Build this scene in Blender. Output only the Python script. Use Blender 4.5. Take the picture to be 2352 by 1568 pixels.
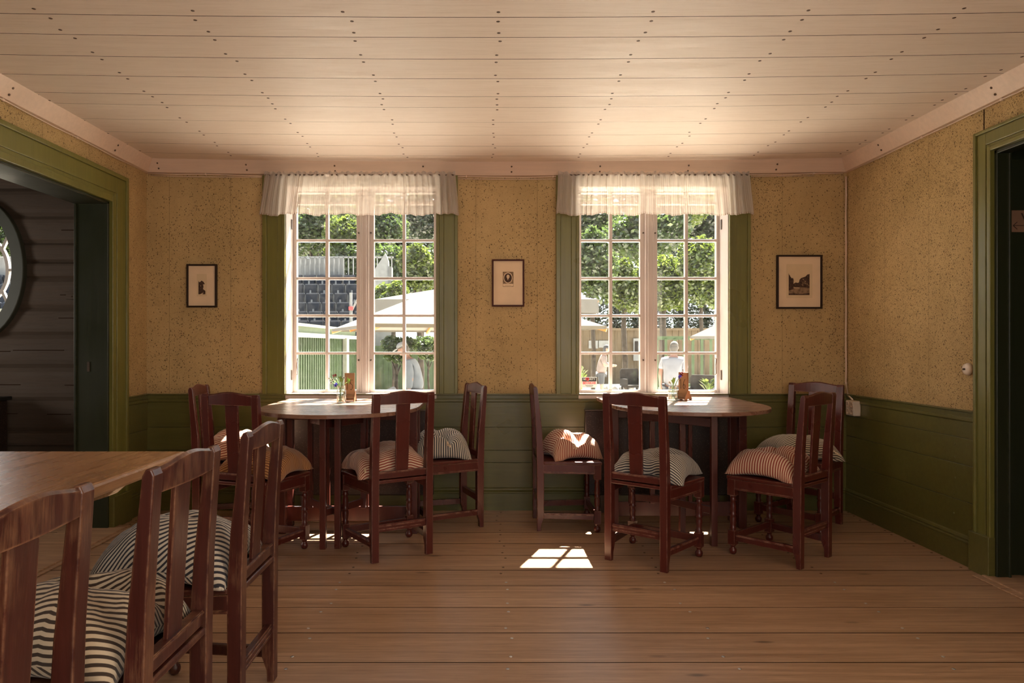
import bpy, bmesh, math, random
from math import sin, cos, pi, sqrt, radians, atan2
from mathutils import Vector, Matrix, noise
sc = bpy.context.scene
for o in list(bpy.data.objects): bpy.data.objects.remove(o)
COL = sc.collection
F = 1568.0; CX = 1112.0; CY = 790.0; CAMZ = 1.15

# ------------------------------------------------------------ camera
cam = bpy.data.cameras.new('camera'); cam.sensor_width = 36.0; cam.lens = 24.0
cam.shift_x = (2352/2 - CX)/2352; cam.shift_y = (CY - 1568/2)/2352
cam.clip_start = .02; cam.clip_end = 400
co = bpy.data.objects.new('camera', cam); COL.objects.link(co)
co.location = (0, 0, CAMZ); co.rotation_euler = (pi/2, 0, 0); sc.camera = co

# ------------------------------------------------------------ light
w = bpy.data.worlds.new('world'); sc.world = w; w.use_nodes = True
bgn = w.node_tree.nodes['Background']
bgn.inputs[0].default_value = (.86, .93, 1.0, 1); bgn.inputs[1].default_value = 1.7
sun = bpy.data.lights.new('sun', 'SUN'); sun.energy = 36; sun.angle = radians(.55); sun.color = (1, .93, .82)
so = bpy.data.objects.new('sun', sun); COL.objects.link(so)
so.rotation_euler = Vector((-.26, -.66, -1.0)).to_track_quat('-Z', 'Y').to_euler(); so.location = (6, 14, 20)
def window_daylight(x, y, z, sx, sz, power, rot, col):
    l = bpy.data.lights.new('daylight', 'AREA'); l.shape = 'RECTANGLE'; l.size = sx; l.size_y = sz
    l.energy = power; l.color = col
    o = bpy.data.objects.new('daylight', l); COL.objects.link(o); o.location = (x, y, z); o.rotation_euler = rot
# added fill lamp, out of view behind the camera
window_daylight(.4, -1.58, 1.5, 1.9, 1.4, 9, (pi/2, 0, 0), (1, .83, .66))
# stronger added fill lamp, out of view at the right wall beside the camera
window_daylight(2.49, -.45, 1.5, 1.5, 1.4, 32, (pi/2, 0, pi/2), (1, .85, .70))
window_daylight(-5.3, 3.0, 1.5, 1.0, 1.0, 16, (pi/2, 0, -pi/2), (1, .92, .82))  # added fill lamp that brightens the log wall of the side room
sc.view_settings.view_transform = 'Standard'; sc.view_settings.look = 'None'
sc.view_settings.exposure = 1.05; sc.view_settings.gamma = 1.0; sc.view_settings.use_curve_mapping = False
sc.cycles.max_bounces = 9; sc.cycles.diffuse_bounces = 5; sc.cycles.transparent_max_bounces = 16
sc.cycles.use_denoising = True; sc.cycles.sample_clamp_indirect = 6.0
sc.cycles.caustics_reflective = False; sc.cycles.caustics_refractive = False

# ------------------------------------------------------------ material helpers
class NT:
    def __init__(s, name):
        s.m = bpy.data.materials.new(name); s.m.use_nodes = True; s.t = s.m.node_tree
        for n in list(s.t.nodes): s.t.nodes.remove(n)
        s.out = s.t.nodes.new('ShaderNodeOutputMaterial')
    def n(s, typ, ins=None, **kw):
        nd = s.t.nodes.new(typ)
        for k, v in kw.items(): setattr(nd, k, v)
        for k, v in (ins or {}).items(): s.set(nd.inputs[k], v)
        return nd
    def set(s, sock, v):
        if isinstance(v, bpy.types.NodeSocket): s.t.links.new(v, sock)
        elif isinstance(v, (tuple, list)) and sock.type == 'RGBA' and len(v) == 3: sock.default_value = (*v, 1)
        else: sock.default_value = v
    def math(s, op, a, b=0.0, c=0.0): return s.n('ShaderNodeMath', {0: a, 1: b, 2: c}, operation=op).outputs[0]
    def mix(s, f, a, b):
        nd = s.n('ShaderNodeMix', data_type='RGBA'); s.set(nd.inputs[0], f); s.set(nd.inputs[6], a); s.set(nd.inputs[7], b); return nd.outputs[2]
    def ramp(s, f, lo, hi, a=0.0, b=1.0):
        return s.n('ShaderNodeMapRange', {0: f, 1: lo, 2: hi, 3: a, 4: b}).outputs[0]
    def coord(s, which='Object', scale=(1, 1, 1)):
        c = s.n('ShaderNodeTexCoord').outputs[which]
        return s.n('ShaderNodeMapping', {0: c, 3: scale}).outputs[0]
    def noise(s, vec, scale=5, detail=4, rough=.5, dist=0):
        return s.n('ShaderNodeTexNoise', {'Vector': vec, 'Scale': scale, 'Detail': detail, 'Roughness': rough, 'Distortion': dist}).outputs[0]
    def bsdf(s, col, rough=.5, spec=.5, bump=None, bs=.2, bd=.01, **kw):
        b = s.n('ShaderNodeBsdfPrincipled'); s.set(b.inputs['Base Color'], col); s.set(b.inputs['Roughness'], rough)
        s.set(b.inputs['Specular IOR Level'], spec)
        for k, v in kw.items(): s.set(b.inputs[k.replace('_', ' ')], v)
        if bump is not None:
            s.set(b.inputs['Normal'], s.n('ShaderNodeBump', {'Height': bump, 'Strength': bs, 'Distance': bd}).outputs[0])
        return b.outputs[0]
    def end(s, sh): s.t.links.new(sh, s.out.inputs[0]); return s.m

def plain(name, col, rough=.5, spec=.5, var=.12, scale=8, bump=.08, metal=0.0):
    t = NT(name); v = t.coord(); n = t.noise(v, scale, 4)
    c = t.mix(t.ramp(n, .3, .7), tuple(x*(1-var) for x in col), tuple(min(1, x*(1+var)) for x in col))
    return t.end(t.bsdf(c, rough, spec, bump=n, bs=bump, Metallic=metal))

def m_painted_wood(name, col, rough=.4, wear=(.5, .42, .3), wearamt=.5, axis='X', bump=.25, spec=.5, mottle=.25, bevel=.005, patch=0):
    t = NT(name); sc_ = {'X': (1, 14, 14), 'Z': (14, 14, 1), 'Y': (14, 1, 14)}[axis]
    v = t.coord('Object', sc_); v1 = t.coord()
    g = t.noise(v, 3.0, 6, .6, .3); big = t.noise(v1, 2.2, 3)
    c = t.mix(t.ramp(g, .3, .7), tuple(x*(1-mottle) for x in col), tuple(x*(1+mottle) for x in col))
    c = t.mix(t.ramp(big, .3, .75, 0, .35), c, tuple(x*.72 for x in col))
    if wearamt > 0:
        geo = t.n('ShaderNodeNewGeometry'); bv = t.n('ShaderNodeBevel', {'Radius': bevel}, samples=4)
        d = t.n('ShaderNodeVectorMath', {0: geo.outputs['Normal'], 1: bv.outputs[0]}, operation='DOT_PRODUCT').outputs['Value']
        e = t.ramp(d, .995, .86); w2 = t.noise(v1, 26, 5, .7)
        e = t.math('MULTIPLY', e, t.ramp(w2, .40, .60)); e = t.math('MULTIPLY', e, wearamt)
        sp = t.noise(v, 9, 5, .75); sp = t.math('MULTIPLY', t.ramp(sp, .66, .72), .35*wearamt)
        c = t.mix(t.math('MAXIMUM', e, sp), c, wear)
        if patch:
            pn = t.math('ADD', t.math('MULTIPLY', t.noise(t.coord('Object', (5, 5, 2)), 1.3, 4, .6), .75), t.math('MULTIPLY', t.noise(v, 16, 5, .8), .25))
            c = t.mix(t.ramp(pn, .52, .63, 0, patch), c, tuple(x*.8 for x in wear))
    return t.end(t.bsdf(c, t.ramp(big, .3, .7, rough*.8, rough*1.25), spec, bump=g, bs=bump, bd=.003))

def m_boards(name, c1, c2, cdark, rough, nv=(.7, 16, 16), spec=.5, knots=True, tone=.25, grain=.55):
    t = NT(name); v1 = t.coord()
    rnd = t.n('ShaderNodeAttribute', attribute_name='rnd').outputs['Fac']
    off = t.n('ShaderNodeCombineXYZ', {0: t.math('MULTIPLY', rnd, 37.0), 1: t.math('MULTIPLY', rnd, 91.0)}).outputs[0]
    v = t.n('ShaderNodeVectorMath', {0: t.coord('Object', nv), 1: off}, operation='ADD').outputs[0]
    g = t.noise(v, 2.2, 7, .62, .5); f = t.noise(v, 11, 6, .7)
    c = t.mix(t.ramp(g, .3, .68), c1, c2)
    c = t.mix(t.ramp(f, .48, .72, 0, grain), c, cdark)
    c = t.mix(t.math('MULTIPLY', rnd, tone), c, cdark)
    if knots:
        vk = t.n('ShaderNodeVectorMath', {0: t.coord('Object', (1.6, 5, 5)), 1: off}, operation='ADD').outputs[0]
        k = t.n('ShaderNodeTexVoronoi', {'Vector': vk, 'Scale': 1.3}).outputs['Distance']
        c = t.mix(t.ramp(k, .10, .03, 0, .75), c, tuple(x*.35 for x in cdark))
    return t.end(t.bsdf(c, t.ramp(g, .3, .7, rough*.85, rough*1.2), spec, bump=f, bs=.18, bd=.003))

def m_wallpaper():
    t = NT('wallpaper'); v = t.coord(); x = t.n('ShaderNodeSeparateXYZ', {0: v})
    n = t.noise(v, 3.0, 5, .6); n2 = t.noise(t.coord('Object', (1, 1, .25)), 9, 4)
    c = t.mix(t.ramp(n, .3, .7), (.41, .285, .125), (.53, .375, .175))
    c = t.mix(t.ramp(n2, .35, .7, 0, .35), c, (.38, .26, .12))
    clus = t.noise(v, 1.7, 4, .65)
    vs = t.n('ShaderNodeVectorMath', {0: v, 1: t.n('ShaderNodeTexNoise', {'Vector': v, 'Scale': 40.0}).outputs[1]}, operation='MULTIPLY_ADD')
    vs.inputs[1].default_value = (1, 1, .8)
    def dots(scale, lo, hi, thr):
        vo = t.n('ShaderNodeTexVoronoi', {'Vector': t.coord('Object', (1, 1, .75)), 'Scale': scale})
        pick = t.n('ShaderNodeSeparateColor', {0: vo.outputs['Color']}).outputs[0]
        lim = t.math('MULTIPLY', t.ramp(clus, .42, .66, .30, 1.0), thr)
        on = t.math('LESS_THAN', pick, lim)
        size = t.ramp(t.n('ShaderNodeSeparateColor', {0: vo.outputs['Color']}).outputs[1], 0, 1, lo, hi)
        return t.math('MULTIPLY', t.math('LESS_THAN', vo.outputs['Distance'], size), on)
    d = t.math('MAXIMUM', dots(112, .14, .36, .72), dots(230, .2, .42, .85))
    d = t.math('MAXIMUM', d, dots(58, .11, .24, .22))
    c = t.mix(t.math('MULTIPLY', d, .8), c, (.05, .024, .009))
    # soft brown stains
    st = t.noise(v, 5.5, 6, .7, .6); c = t.mix(t.ramp(st, .60, .78, 0, .5), c, (.15, .085, .028))
    # sheet seams every ~.43 m
    sx = t.math('FRACT', t.math('MULTIPLY', t.math('ADD', x.outputs[0], x.outputs[1]), 2.35))
    seam = t.math('LESS_THAN', sx, .008)
    c = t.mix(t.math('MULTIPLY', seam, .45), c, (.10, .07, .03))
    return t.end(t.bsdf(c, .75, .25, bump=t.math('ADD', n2, t.math('MULTIPLY', seam, -2.0)), bs=.15, bd=.004))

def m_stripe(name, dark, light, period=.0145, duty=.46, along='u'):
    t = NT(name); uv = t.n('ShaderNodeTexCoord').outputs['UV']; s = t.n('ShaderNodeSeparateXYZ', {0: uv})
    a = s.outputs[0 if along == 'u' else 1]
    fr = t.math('FRACT', t.math('MULTIPLY', a, 1/period))
    tri = t.math('ABSOLUTE', t.math('SUBTRACT', fr, .5))
    mask = t.ramp(tri, duty/2-.03, duty/2+.03, 1, 0)
    n = t.noise(uv, 900, 2); big = t.noise(uv, 9, 3)
    li = t.mix(t.ramp(big, .3, .7, 0, .3), light, tuple(x*.8 for x in light))
    c = t.mix(mask, li, dark); c = t.mix(t.ramp(n, .3, .7, 0, .18), c, (.1, .08, .07))
    return t.end(t.bsdf(c, .9, .15, bump=n, bs=.25, bd=.001, Sheen_Weight=.2))

def m_leaf(name, c1, c2):
    t = NT(name); geo = t.n('ShaderNodeAttribute', attribute_name='rnd').outputs['Fac']
    c = t.mix(geo, c1, c2)
    d = t.n('ShaderNodeBsdfDiffuse', {0: c}).outputs[0]
    tr = t.n('ShaderNodeBsdfTranslucent', {0: t.mix(.5, c, tuple(min(1, x*1.9) for x in c2))}).outputs[0]
    a = t.n('ShaderNodeMixShader', {0: .45, 1: d, 2: tr}).outputs[0]
    gl = t.n('ShaderNodeBsdfGlossy', {0: (1, 1, 1), 'Roughness': .35}).outputs[0]
    return t.end(t.n('ShaderNodeMixShader', {0: .035, 1: a, 2: gl}).outputs[0])

def m_pane():
    t = NT('old_window_glass'); v = t.coord()
    tr = t.n('ShaderNodeBsdfTransparent', {0: (.97, .98, .975)}).outputs[0]
    gl = t.n('ShaderNodeBsdfGlossy', {0: (1, 1, 1), 'Roughness': .02}).outputs[0]
    lw = t.n('ShaderNodeLayerWeight', {0: .5}).outputs[1]
    fr = t.math('ADD', t.math('MULTIPLY', t.math('POWER', lw, 5.0), .9), .008)
    a = t.n('ShaderNodeMixShader', {0: fr, 1: tr, 2: gl}).outputs[0]
    n = t.noise(v, 30, 5, .7)
    du = t.n('ShaderNodeBsdfTranslucent', {0: (.8, .8, .76)}).outputs[0]
    return t.end(t.n('ShaderNodeMixShader', {0: t.ramp(n, .40, .8, .0005, .005), 1: a, 2: du}).outputs[0])

def m_glass():
    t = NT('clear_glass')
    tr = t.n('ShaderNodeBsdfTransparent', {0: (.9, .95, .93)}).outputs[0]
    gl = t.n('ShaderNodeBsdfGlossy', {0: (1, 1, 1), 'Roughness': .03}).outputs[0]
    lw = t.n('ShaderNodeLayerWeight', {0: .35}).outputs[1]
    return t.end(t.n('ShaderNodeMixShader', {0: t.ramp(lw, 0, 1, .06, .7), 1: tr, 2: gl}).outputs[0])

def m_cloth_sheer():
    t = NT('seersucker_curtain'); uv = t.n('ShaderNodeTexCoord').outputs['UV']; s = t.n('ShaderNodeSeparateXYZ', {0: uv})
    fr = t.math('FRACT', t.math('MULTIPLY', s.outputs[0], 1/.0165))
    st = t.ramp(t.math('ABSOLUTE', t.math('SUBTRACT', fr, .5)), .16, .26, 1, 0)
    hem = t.math('LESS_THAN', s.outputs[1], .012)
    st = t.math('MAXIMUM', t.math('MULTIPLY', st, .55), t.math('MULTIPLY', t.math('MULTIPLY', st, hem), 1.0))
    c = t.mix(st, (.82, .75, .68), (.34, .24, .19))
    d = t.n('ShaderNodeBsdfDiffuse', {0: c}).outputs[0]; tl = t.n('ShaderNodeBsdfTranslucent', {0: c}).outputs[0]
    a = t.n('ShaderNodeMixShader', {0: .5, 1: d, 2: tl}).outputs[0]
    tp = t.n('ShaderNodeBsdfTransparent', {0: (1, 1, 1)}).outputs[0]
    return t.end(t.n('ShaderNodeMixShader', {0: t.math('MULTIPLY', t.math('SUBTRACT', 1.0, st), .30), 1: a, 2: tp}).outputs[0])

def m_speckled():
    t = NT('speckled_dark_enamel'); v = t.coord()
    k = t.n('ShaderNodeTexVoronoi', {'Vector': v, 'Scale': 170.0}); n = t.noise(v, 6, 4)
    pick = t.n('ShaderNodeSeparateColor', {0: k.outputs['Color']}).outputs[0]
    d = t.math('MULTIPLY', t.math('LESS_THAN', k.outputs['Distance'], .32), t.math('LESS_THAN', pick, .22))
    c = t.mix(d, t.mix(n, (.018, .010, .008), (.03, .018, .014)), (.13, .095, .08))
    return t.end(t.bsdf(c, .32, .5, bump=n, bs=.1))

M = {}
M['wallpaper'] = m_wallpaper()
M['green'] = m_painted_wood('green_paint', (.115, .106, .027), .33, (.30, .28, .14), .35, 'X', .2, .5, .12)
M['greenz'] = m_painted_wood('green_paint_upright', (.150, .142, .030), .33, (.36, .30, .14), .4, 'Z', .2, .5, .12)
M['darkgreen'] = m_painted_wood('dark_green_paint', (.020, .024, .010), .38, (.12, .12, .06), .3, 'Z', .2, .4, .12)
M['greygreen'] = plain('grey_green_paint', (.05, .055, .04), .5)
M['cornice'] = m_painted_wood('cornice_paint', (.68, .51, .385), .5, (.4, .25, .15), .15, 'X', .2, .4, .06)
M['ceil'] = m_boards('ceiling_paint', (.74, .635, .54), (.80, .70, .605), (.59, .475, .37), .55, (.5, 12, 12), .35, False, .12)
M['floor'] = m_boards('pine_floor', (.28, .160, .085), (.58, .375, .235), (.16, .082, .042), .36, (.55, 22, 22), .5, True, .30, .85)
M['gap'] = plain('dark_gap', (.035, .019, .011), 1.0, 0.0)
M['nail'] = plain('steel_nail', (.55, .55, .55), .3, metal=.9)
M['nailhole'] = plain('nail_head_dark', (.10, .06, .035), .6)
M['white'] = m_painted_wood('white_window_paint', (.56, .49, .445), .42, (.28, .18, .10), .45, 'Z', .2, .5, .07)
M['log'] = m_boards('grey_log', (.085, .062, .045), (.11, .08, .06), (.06, .042, .03), .7, (.7, 9, 9), .3, False, .3)
M['chair'] = m_painted_wood('oxblood_paint', (.080, .013, .009), .30, (.45, .25, .17), .9, 'Z', .22, .5, .16)
M['chairworn'] = m_painted_wood('worn_oxblood_paint', (.055, .013, .009), .33, (.33, .17, .09), .9, 'Z', .3, .5, .35, .007, .55)
M['table'] = m_painted_wood('table_red_stain', (.085, .020, .014), .3, (.34, .17, .10), .4, 'Z', .2, .5, .16)
M['tabletop'] = m_boards('table_top_wood', (.21, .105, .065), (.28, .15, .10), (.13, .055, .035), .28, (.8, 12, 12), .55, False, .2)
M['pine'] = m_boards('oiled_plank', (.36, .20, .10), (.46, .27, .14), (.25, .13, .065), .28, (9, .6, 9), .5, False, .1)
M['glass'] = m_pane(); M['jar'] = m_glass(); M['sheer'] = m_cloth_sheer(); M['speckled'] = m_speckled()
M['metal'] = plain('aged_iron', (.12, .09, .07), .4, metal=.6)
M['cable'] = plain('cream_cable', (.68, .52, .40), .5)
M['plastic'] = plain('cream_plastic', (.68, .57, .46), .35)
M['black'] = plain('black', (.012, .011, .010), .5)
M['frame_dark'] = plain('dark_frame_wood', (.03, .016, .009), .55, .2)
M['frame_red'] = plain('mahogany_frame_wood', (.06, .012, .007), .55, .2)
M['mat'] = plain('passepartout', (.74, .56, .37), .8, .2, .05)
M['print'] = plain('print_paper', (.66, .50, .31), .8, .2, .06)
M['ink'] = plain('sepia_ink', (.075, .042, .028), .8, .2, .5, 90)
M['ink2'] = plain('sepia_midtone', (.24, .155, .09), .8, .2, .4, 60)
M['stand'] = plain('cardboard_brown_wood', (.33, .185, .10), .6, .3)
M['blue'] = plain('cornflower_blue', (.12, .09, .55), .7); M['petal'] = plain('white_petal', (.8, .8, .78), .7)
M['maroon'] = plain('maroon_petal', (.16, .01, .015), .7); M['stem'] = plain('stem_green', (.22, .36, .08), .6)
M['water'] = plain('jar_water', (.30, .27, .18), .2)
M['red_s'] = m_stripe('red_ticking', (.30, .045, .030), (.74, .55, .38))
M['blue_s'] = m_stripe('navy_ticking', (.028, .030, .042), (.62, .56, .46))
M['orange_s'] = m_stripe('orange_ticking', (.24, .075, .025), (.66, .33, .12))
M['dark_s'] = m_stripe('brown_ticking', (.045, .030, .022), (.60, .50, .36))
M['skin'] = plain('skin', (0.18, 0.09, 0.06), .6)
M['shirt_b'] = plain('pale_blue_shirt', (0.104, 0.1144, 0.13), .9); M['shirt_w'] = plain('white_tee', (0.1282, 0.1282, 0.1414), .9)
M['shirt_p'] = plain('pale_pink_top', (0.1082, 0.0832, 0.0749), .9); M['shorts'] = plain('dark_trousers', (.015, .016, .02), .8)
M['hair'] = plain('grey_hair', (0.053, 0.0468, 0.0406), .9); M['capw'] = plain('white_cap', (0.1716, 0.1716, 0.1716), .8)
M['capb'] = plain('black_cap', (.012, .012, .014), .8)
def m_canvas():
    t = NT('parasol_canvas'); n = t.noise(t.coord(), 5, 3); c = t.mix(n, (.15, .145, .135), (.17, .165, .155))
    d = t.n('ShaderNodeBsdfDiffuse', {0: c}).outputs[0]; tl = t.n('ShaderNodeBsdfTranslucent', {0: (.17, .13, .085, 1)}).outputs[0]
    return t.end(t.n('ShaderNodeMixShader', {0: .38, 1: d, 2: tl}).outputs[0])
M['canvas'] = m_canvas()
M['rib'] = plain('parasol_wood', (.36, .15, .035), .6)
M['seat_dk'] = plain('charcoal_seat', (.012, .015, .022), .8, .12)
M['concrete'] = plain('pale_concrete', (0.0749, 0.0749, 0.0728), .9); M['ground'] = plain('light_bounce_ground', (.80, .74, .64), .95, .2, .25, 6)  # ground made extra pale to bounce sun up to the ceiling
M['beige'] = m_painted_wood('beige_board', (0.0832, 0.0603, 0.0354), .7, wearamt=0, axis='Z', spec=.2)
M['fencegreen'] = m_painted_wood('fence_green', (0.026, 0.0442, 0.0156), .6, wearamt=0, axis='Z', spec=.3)
M['palegreen'] = plain('pale_green_paint', (0.104, 0.13, 0.0728), .7)
M['paleedge'] = plain('pale_trim', (0.1248, 0.129, 0.0998), .7)
M['whiteout'] = plain('weathered_white', (0.1326, 0.1326, 0.1282), .7)
M['bark'] = plain('tree_bark', (0.0265, 0.0203, 0.015), .9, .2, .5, 10)
M['wicker'] = plain('dark_wicker', (.014, .011, .009), .9, .2, .5, 60)
M['rock'] = plain('pale_rock', (0.13, 0.1248, 0.1144), .9, .2, .4, 9)
M['leaf_l'] = m_leaf('lime_leaf', (0.0218, 0.0411, 0.0048), (0.075, 0.0967, 0.0145))
M['leaf_m'] = m_leaf('green_leaf', (0.0106, 0.0242, 0.0048), (0.0435, 0.0653, 0.0145))
M['leaf_d'] = m_leaf('dark_leaf', (0.0048, 0.0097, 0.0039), (0.0193, 0.029, 0.0106))
M['sticker_b'] = plain('sticker_black', (.01, .01, .01), .4); M['sticker_w'] = plain('sticker_pale', (.42, .44, .40), .5)
M['sticker_r'] = plain('sticker_red', (.55, .03, .03), .5)
M['signwood'] = plain('sign_board', (.24, .13, .075), .6); M['signink'] = plain('sign_ink', (.045, .016, .008), .6)

# ------------------------------------------------------------ mesh helpers
class MB:
    def __init__(s): s.v = []; s.f = []; s.mi = []; s.sm = []; s.r = []; s.uv = {}
    def add(s, vs, fs, mi=0, sm=False, r=0.0, T=None):
        b = len(s.v)
        s.v += [tuple(T @ Vector(v)) if T else tuple(v) for v in vs]
        for f in fs: s.f.append(tuple(b+i for i in f)); s.mi.append(mi); s.sm.append(sm); s.r.append(r)
        return s
    def box(s, x0, x1, y0, y1, z0, z1, mi=0, r=0.0, T=None):
        if x0 > x1: x0, x1 = x1, x0
        if y0 > y1: y0, y1 = y1, y0
        if z0 > z1: z0, z1 = z1, z0
        vs = [(x, y, z) for z in (z0, z1) for y in (y0, y1) for x in (x0, x1)]
        return s.add(vs, [(0, 2, 3, 1), (4, 5, 7, 6), (0, 1, 5, 4), (2, 6, 7, 3), (0, 4, 6, 2), (1, 3, 7, 5)], mi, False, r, T)
    def bar(s, a, b, wx, wy, mi=0, up=(0, 0, 1), r=0.0):
        a = Vector(a); b = Vector(b); d = (b-a); L = d.length; d.normalize(); u = Vector(up)
        sx = d.cross(u)
        if sx.length < 1e-4: sx = d.cross(Vector((1, 0, 0)))
        sx.normalize(); sy = sx.cross(d).normalized()
        vs = []
        for p in (a, b):
            for i, j in ((-1, -1), (1, -1), (1, 1), (-1, 1)): vs.append(p + sx*i*wx/2 + sy*j*wy/2)
        return s.add(vs, [(3, 2, 1, 0), (4, 5, 6, 7), (0, 1, 5, 4), (1, 2, 6, 5), (2, 3, 7, 6), (3, 0, 4, 7)], mi, False, r)
    def prism(s, poly, a0, a1, axis='x', mi=0, sm=False, T=None):
        n = len(poly)
        def mk(a, p): return {'x': (a, p[0], p[1]), 'y': (p[0], a, p[1]), 'z': (p[0], p[1], a)}[axis]
        vs = [mk(a0, p) for p in poly] + [mk(a1, p) for p in poly]
        fs = [tuple(range(n)), tuple(range(2*n-1, n-1, -1))] + [(i, i+n, (i+1) % n+n, (i+1) % n) for i in range(n)]
        return s.add(vs, fs, mi, sm, 0, T)
    def lathe(s, prof, c=(0, 0, 0), n=16, mi=0, T=None, sx=1, sy=1):
        vs = []; fs = []
        for r, z in prof:
            for k in range(n): a = 2*pi*k/n; vs.append((c[0]+r*cos(a)*sx, c[1]+r*sin(a)*sy, c[2]+z))
        for i in range(len(prof)-1):
            for k in range(n): k2 = (k+1) % n; fs.append((i*n+k, i*n+k2, (i+1)*n+k2, (i+1)*n+k))
        fs.append(tuple(range(n-1, -1, -1))); fs.append(tuple(range((len(prof)-1)*n, len(prof)*n)))
        return s.add(vs, fs, mi, True, 0, T)
    def tube(s, pts, r, n=6, mi=0, closed=False):
        pts = [Vector(p) for p in pts]; m = len(pts); vs = []; fs = []
        for i, p in enumerate(pts):
            if closed: d = pts[(i+1) % m]-pts[i-1]
            else: d = pts[min(i+1, m-1)]-pts[max(i-1, 0)]
            d.normalize(); u = Vector((0, 0, 1)) if abs(d.z) < .9 else Vector((0, 1, 0))
            a = d.cross(u).normalized(); b = a.cross(d)
            rr = r[i] if isinstance(r, (list, tuple)) else r
            for k in range(n): t = 2*pi*k/n; vs.append(p + a*cos(t)*rr + b*sin(t)*rr)
        for i in range(m if closed else m-1):
            j = (i+1) % m
            for k in range(n): k2 = (k+1) % n; fs.append((i*n+k, i*n+k2, j*n+k2, j*n+k))
        if not closed: fs += [tuple(range(n-1, -1, -1)), tuple(range((m-1)*n, m*n))]
        return s.add(vs, fs, mi, True)
    def build(s, name, mats, parent=None, bevel=0, fixn=True, **tags):
        me = bpy.data.meshes.new(name); me.from_pydata(s.v, [], s.f)
        if not isinstance(mats, (list, tuple)): mats = [mats]
        for m in mats: me.materials.append(m)
        me.polygons.foreach_set('material_index', s.mi); me.polygons.foreach_set('use_smooth', s.sm)
        a = me.attributes.new('rnd', 'FLOAT', 'FACE'); a.data.foreach_set('value', s.r)
        if fixn:
            bm = bmesh.new(); bm.from_mesh(me); bmesh.ops.recalc_face_normals(bm, faces=bm.faces); bm.to_mesh(me); bm.free()
        me.update()
        o = bpy.data.objects.new(name, me); COL.objects.link(o)
        if parent: o.parent = parent
        if bevel:
            b = o.modifiers.new('bevel', 'BEVEL'); b.width = bevel; b.segments = 2; b.limit_method = 'ANGLE'; b.angle_limit = radians(40)
        tag(o, **tags)
        return o
def tag(o, label=None, cat=None, group=None, kind=None):
    if label: o['label'] = label
    if cat: o['category'] = cat
    if group: o['group'] = group
    if kind: o['kind'] = kind
    return o
def empty(name, loc=(0, 0, 0), rz=0, **tags):
    o = bpy.data.objects.new(name, None); COL.objects.link(o); o.location = loc; o.rotation_euler = (0, 0, rz); o.empty_display_size = .1
    return tag(o, **tags)
def copy_tree(o, parent=None):
    c = o.copy(); COL.objects.link(c)
    if parent: c.parent = parent
    for ch in list(o.children): copy_tree(ch, c)
    return c
def text_mesh(name, s, size, mat, parent, loc, rot, extrude=.0006, align='CENTER', sx=1.0, bold=0.0):
    cu = bpy.data.curves.new(name, 'FONT'); cu.body = s; cu.size = size; cu.extrude = extrude; cu.align_x = align; cu.align_y = 'CENTER'; cu.offset = bold
    to = bpy.data.objects.new(name+'_tmp', cu); COL.objects.link(to)
    dg = bpy.context.evaluated_depsgraph_get(); me = bpy.data.meshes.new_from_object(to.evaluated_get(dg)); bpy.data.objects.remove(to)
    o = bpy.data.objects.new(name, me); COL.objects.link(o); me.materials.clear(); me.materials.append(mat)
    o.location = loc; o.rotation_euler = rot; o.scale = (sx, 1, 1)
    if parent: o.parent = parent
    return o
def PX(x, y, Y): return ((x-CX)*Y/F, Y, CAMZ+(CY-y)*Y/F)

W = 4.74; XL = -2.343; XR = 2.518
R = random.Random(7)
# ------------------------------------------------------------ FLOOR
fy = [-1.6, -1.3, -1.05, -.79, -.52, -.27, 0, .26, .51, .77, 1.02, 1.27, 1.51, 1.74, 1.98, 2.22, 2.468, 2.72, 2.985, 3.251, 3.474, 3.72, 3.94, 4.17, 4.41, 4.62, 5.0]
mb = MB(); g = .0028
for a, b in zip(fy, fy[1:]):
    cuts = [-5.6, 4.6]
    for x0, x1 in zip(cuts, cuts[1:]): mb.box(x0, x1, a+g, b-g, -.0035, R.uniform(-.0006, .0), 0, R.random()); mb.mi[-4:] = [3]*4
    for k in range(-3, 4):
        x = .097+.79*k
        if not (XL+.05 < x < XR-.05): continue
        for yy in (a+.045, b-.05):
            if .3 < yy < W-.05: mb.lathe([(.007, 0), (.006, .0012), (.0, .0015)], (x+R.uniform(-.02, .02), yy, .0), 8, 1 if yy < 3.3 else 2)
mb.box(-5.6, 4.6, -1.6, 5.0, -.06, -.004, 3)
mb.build('floor', [M['floor'], M['nail'], M['nailhole'], M['gap']], kind='structure')
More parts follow.
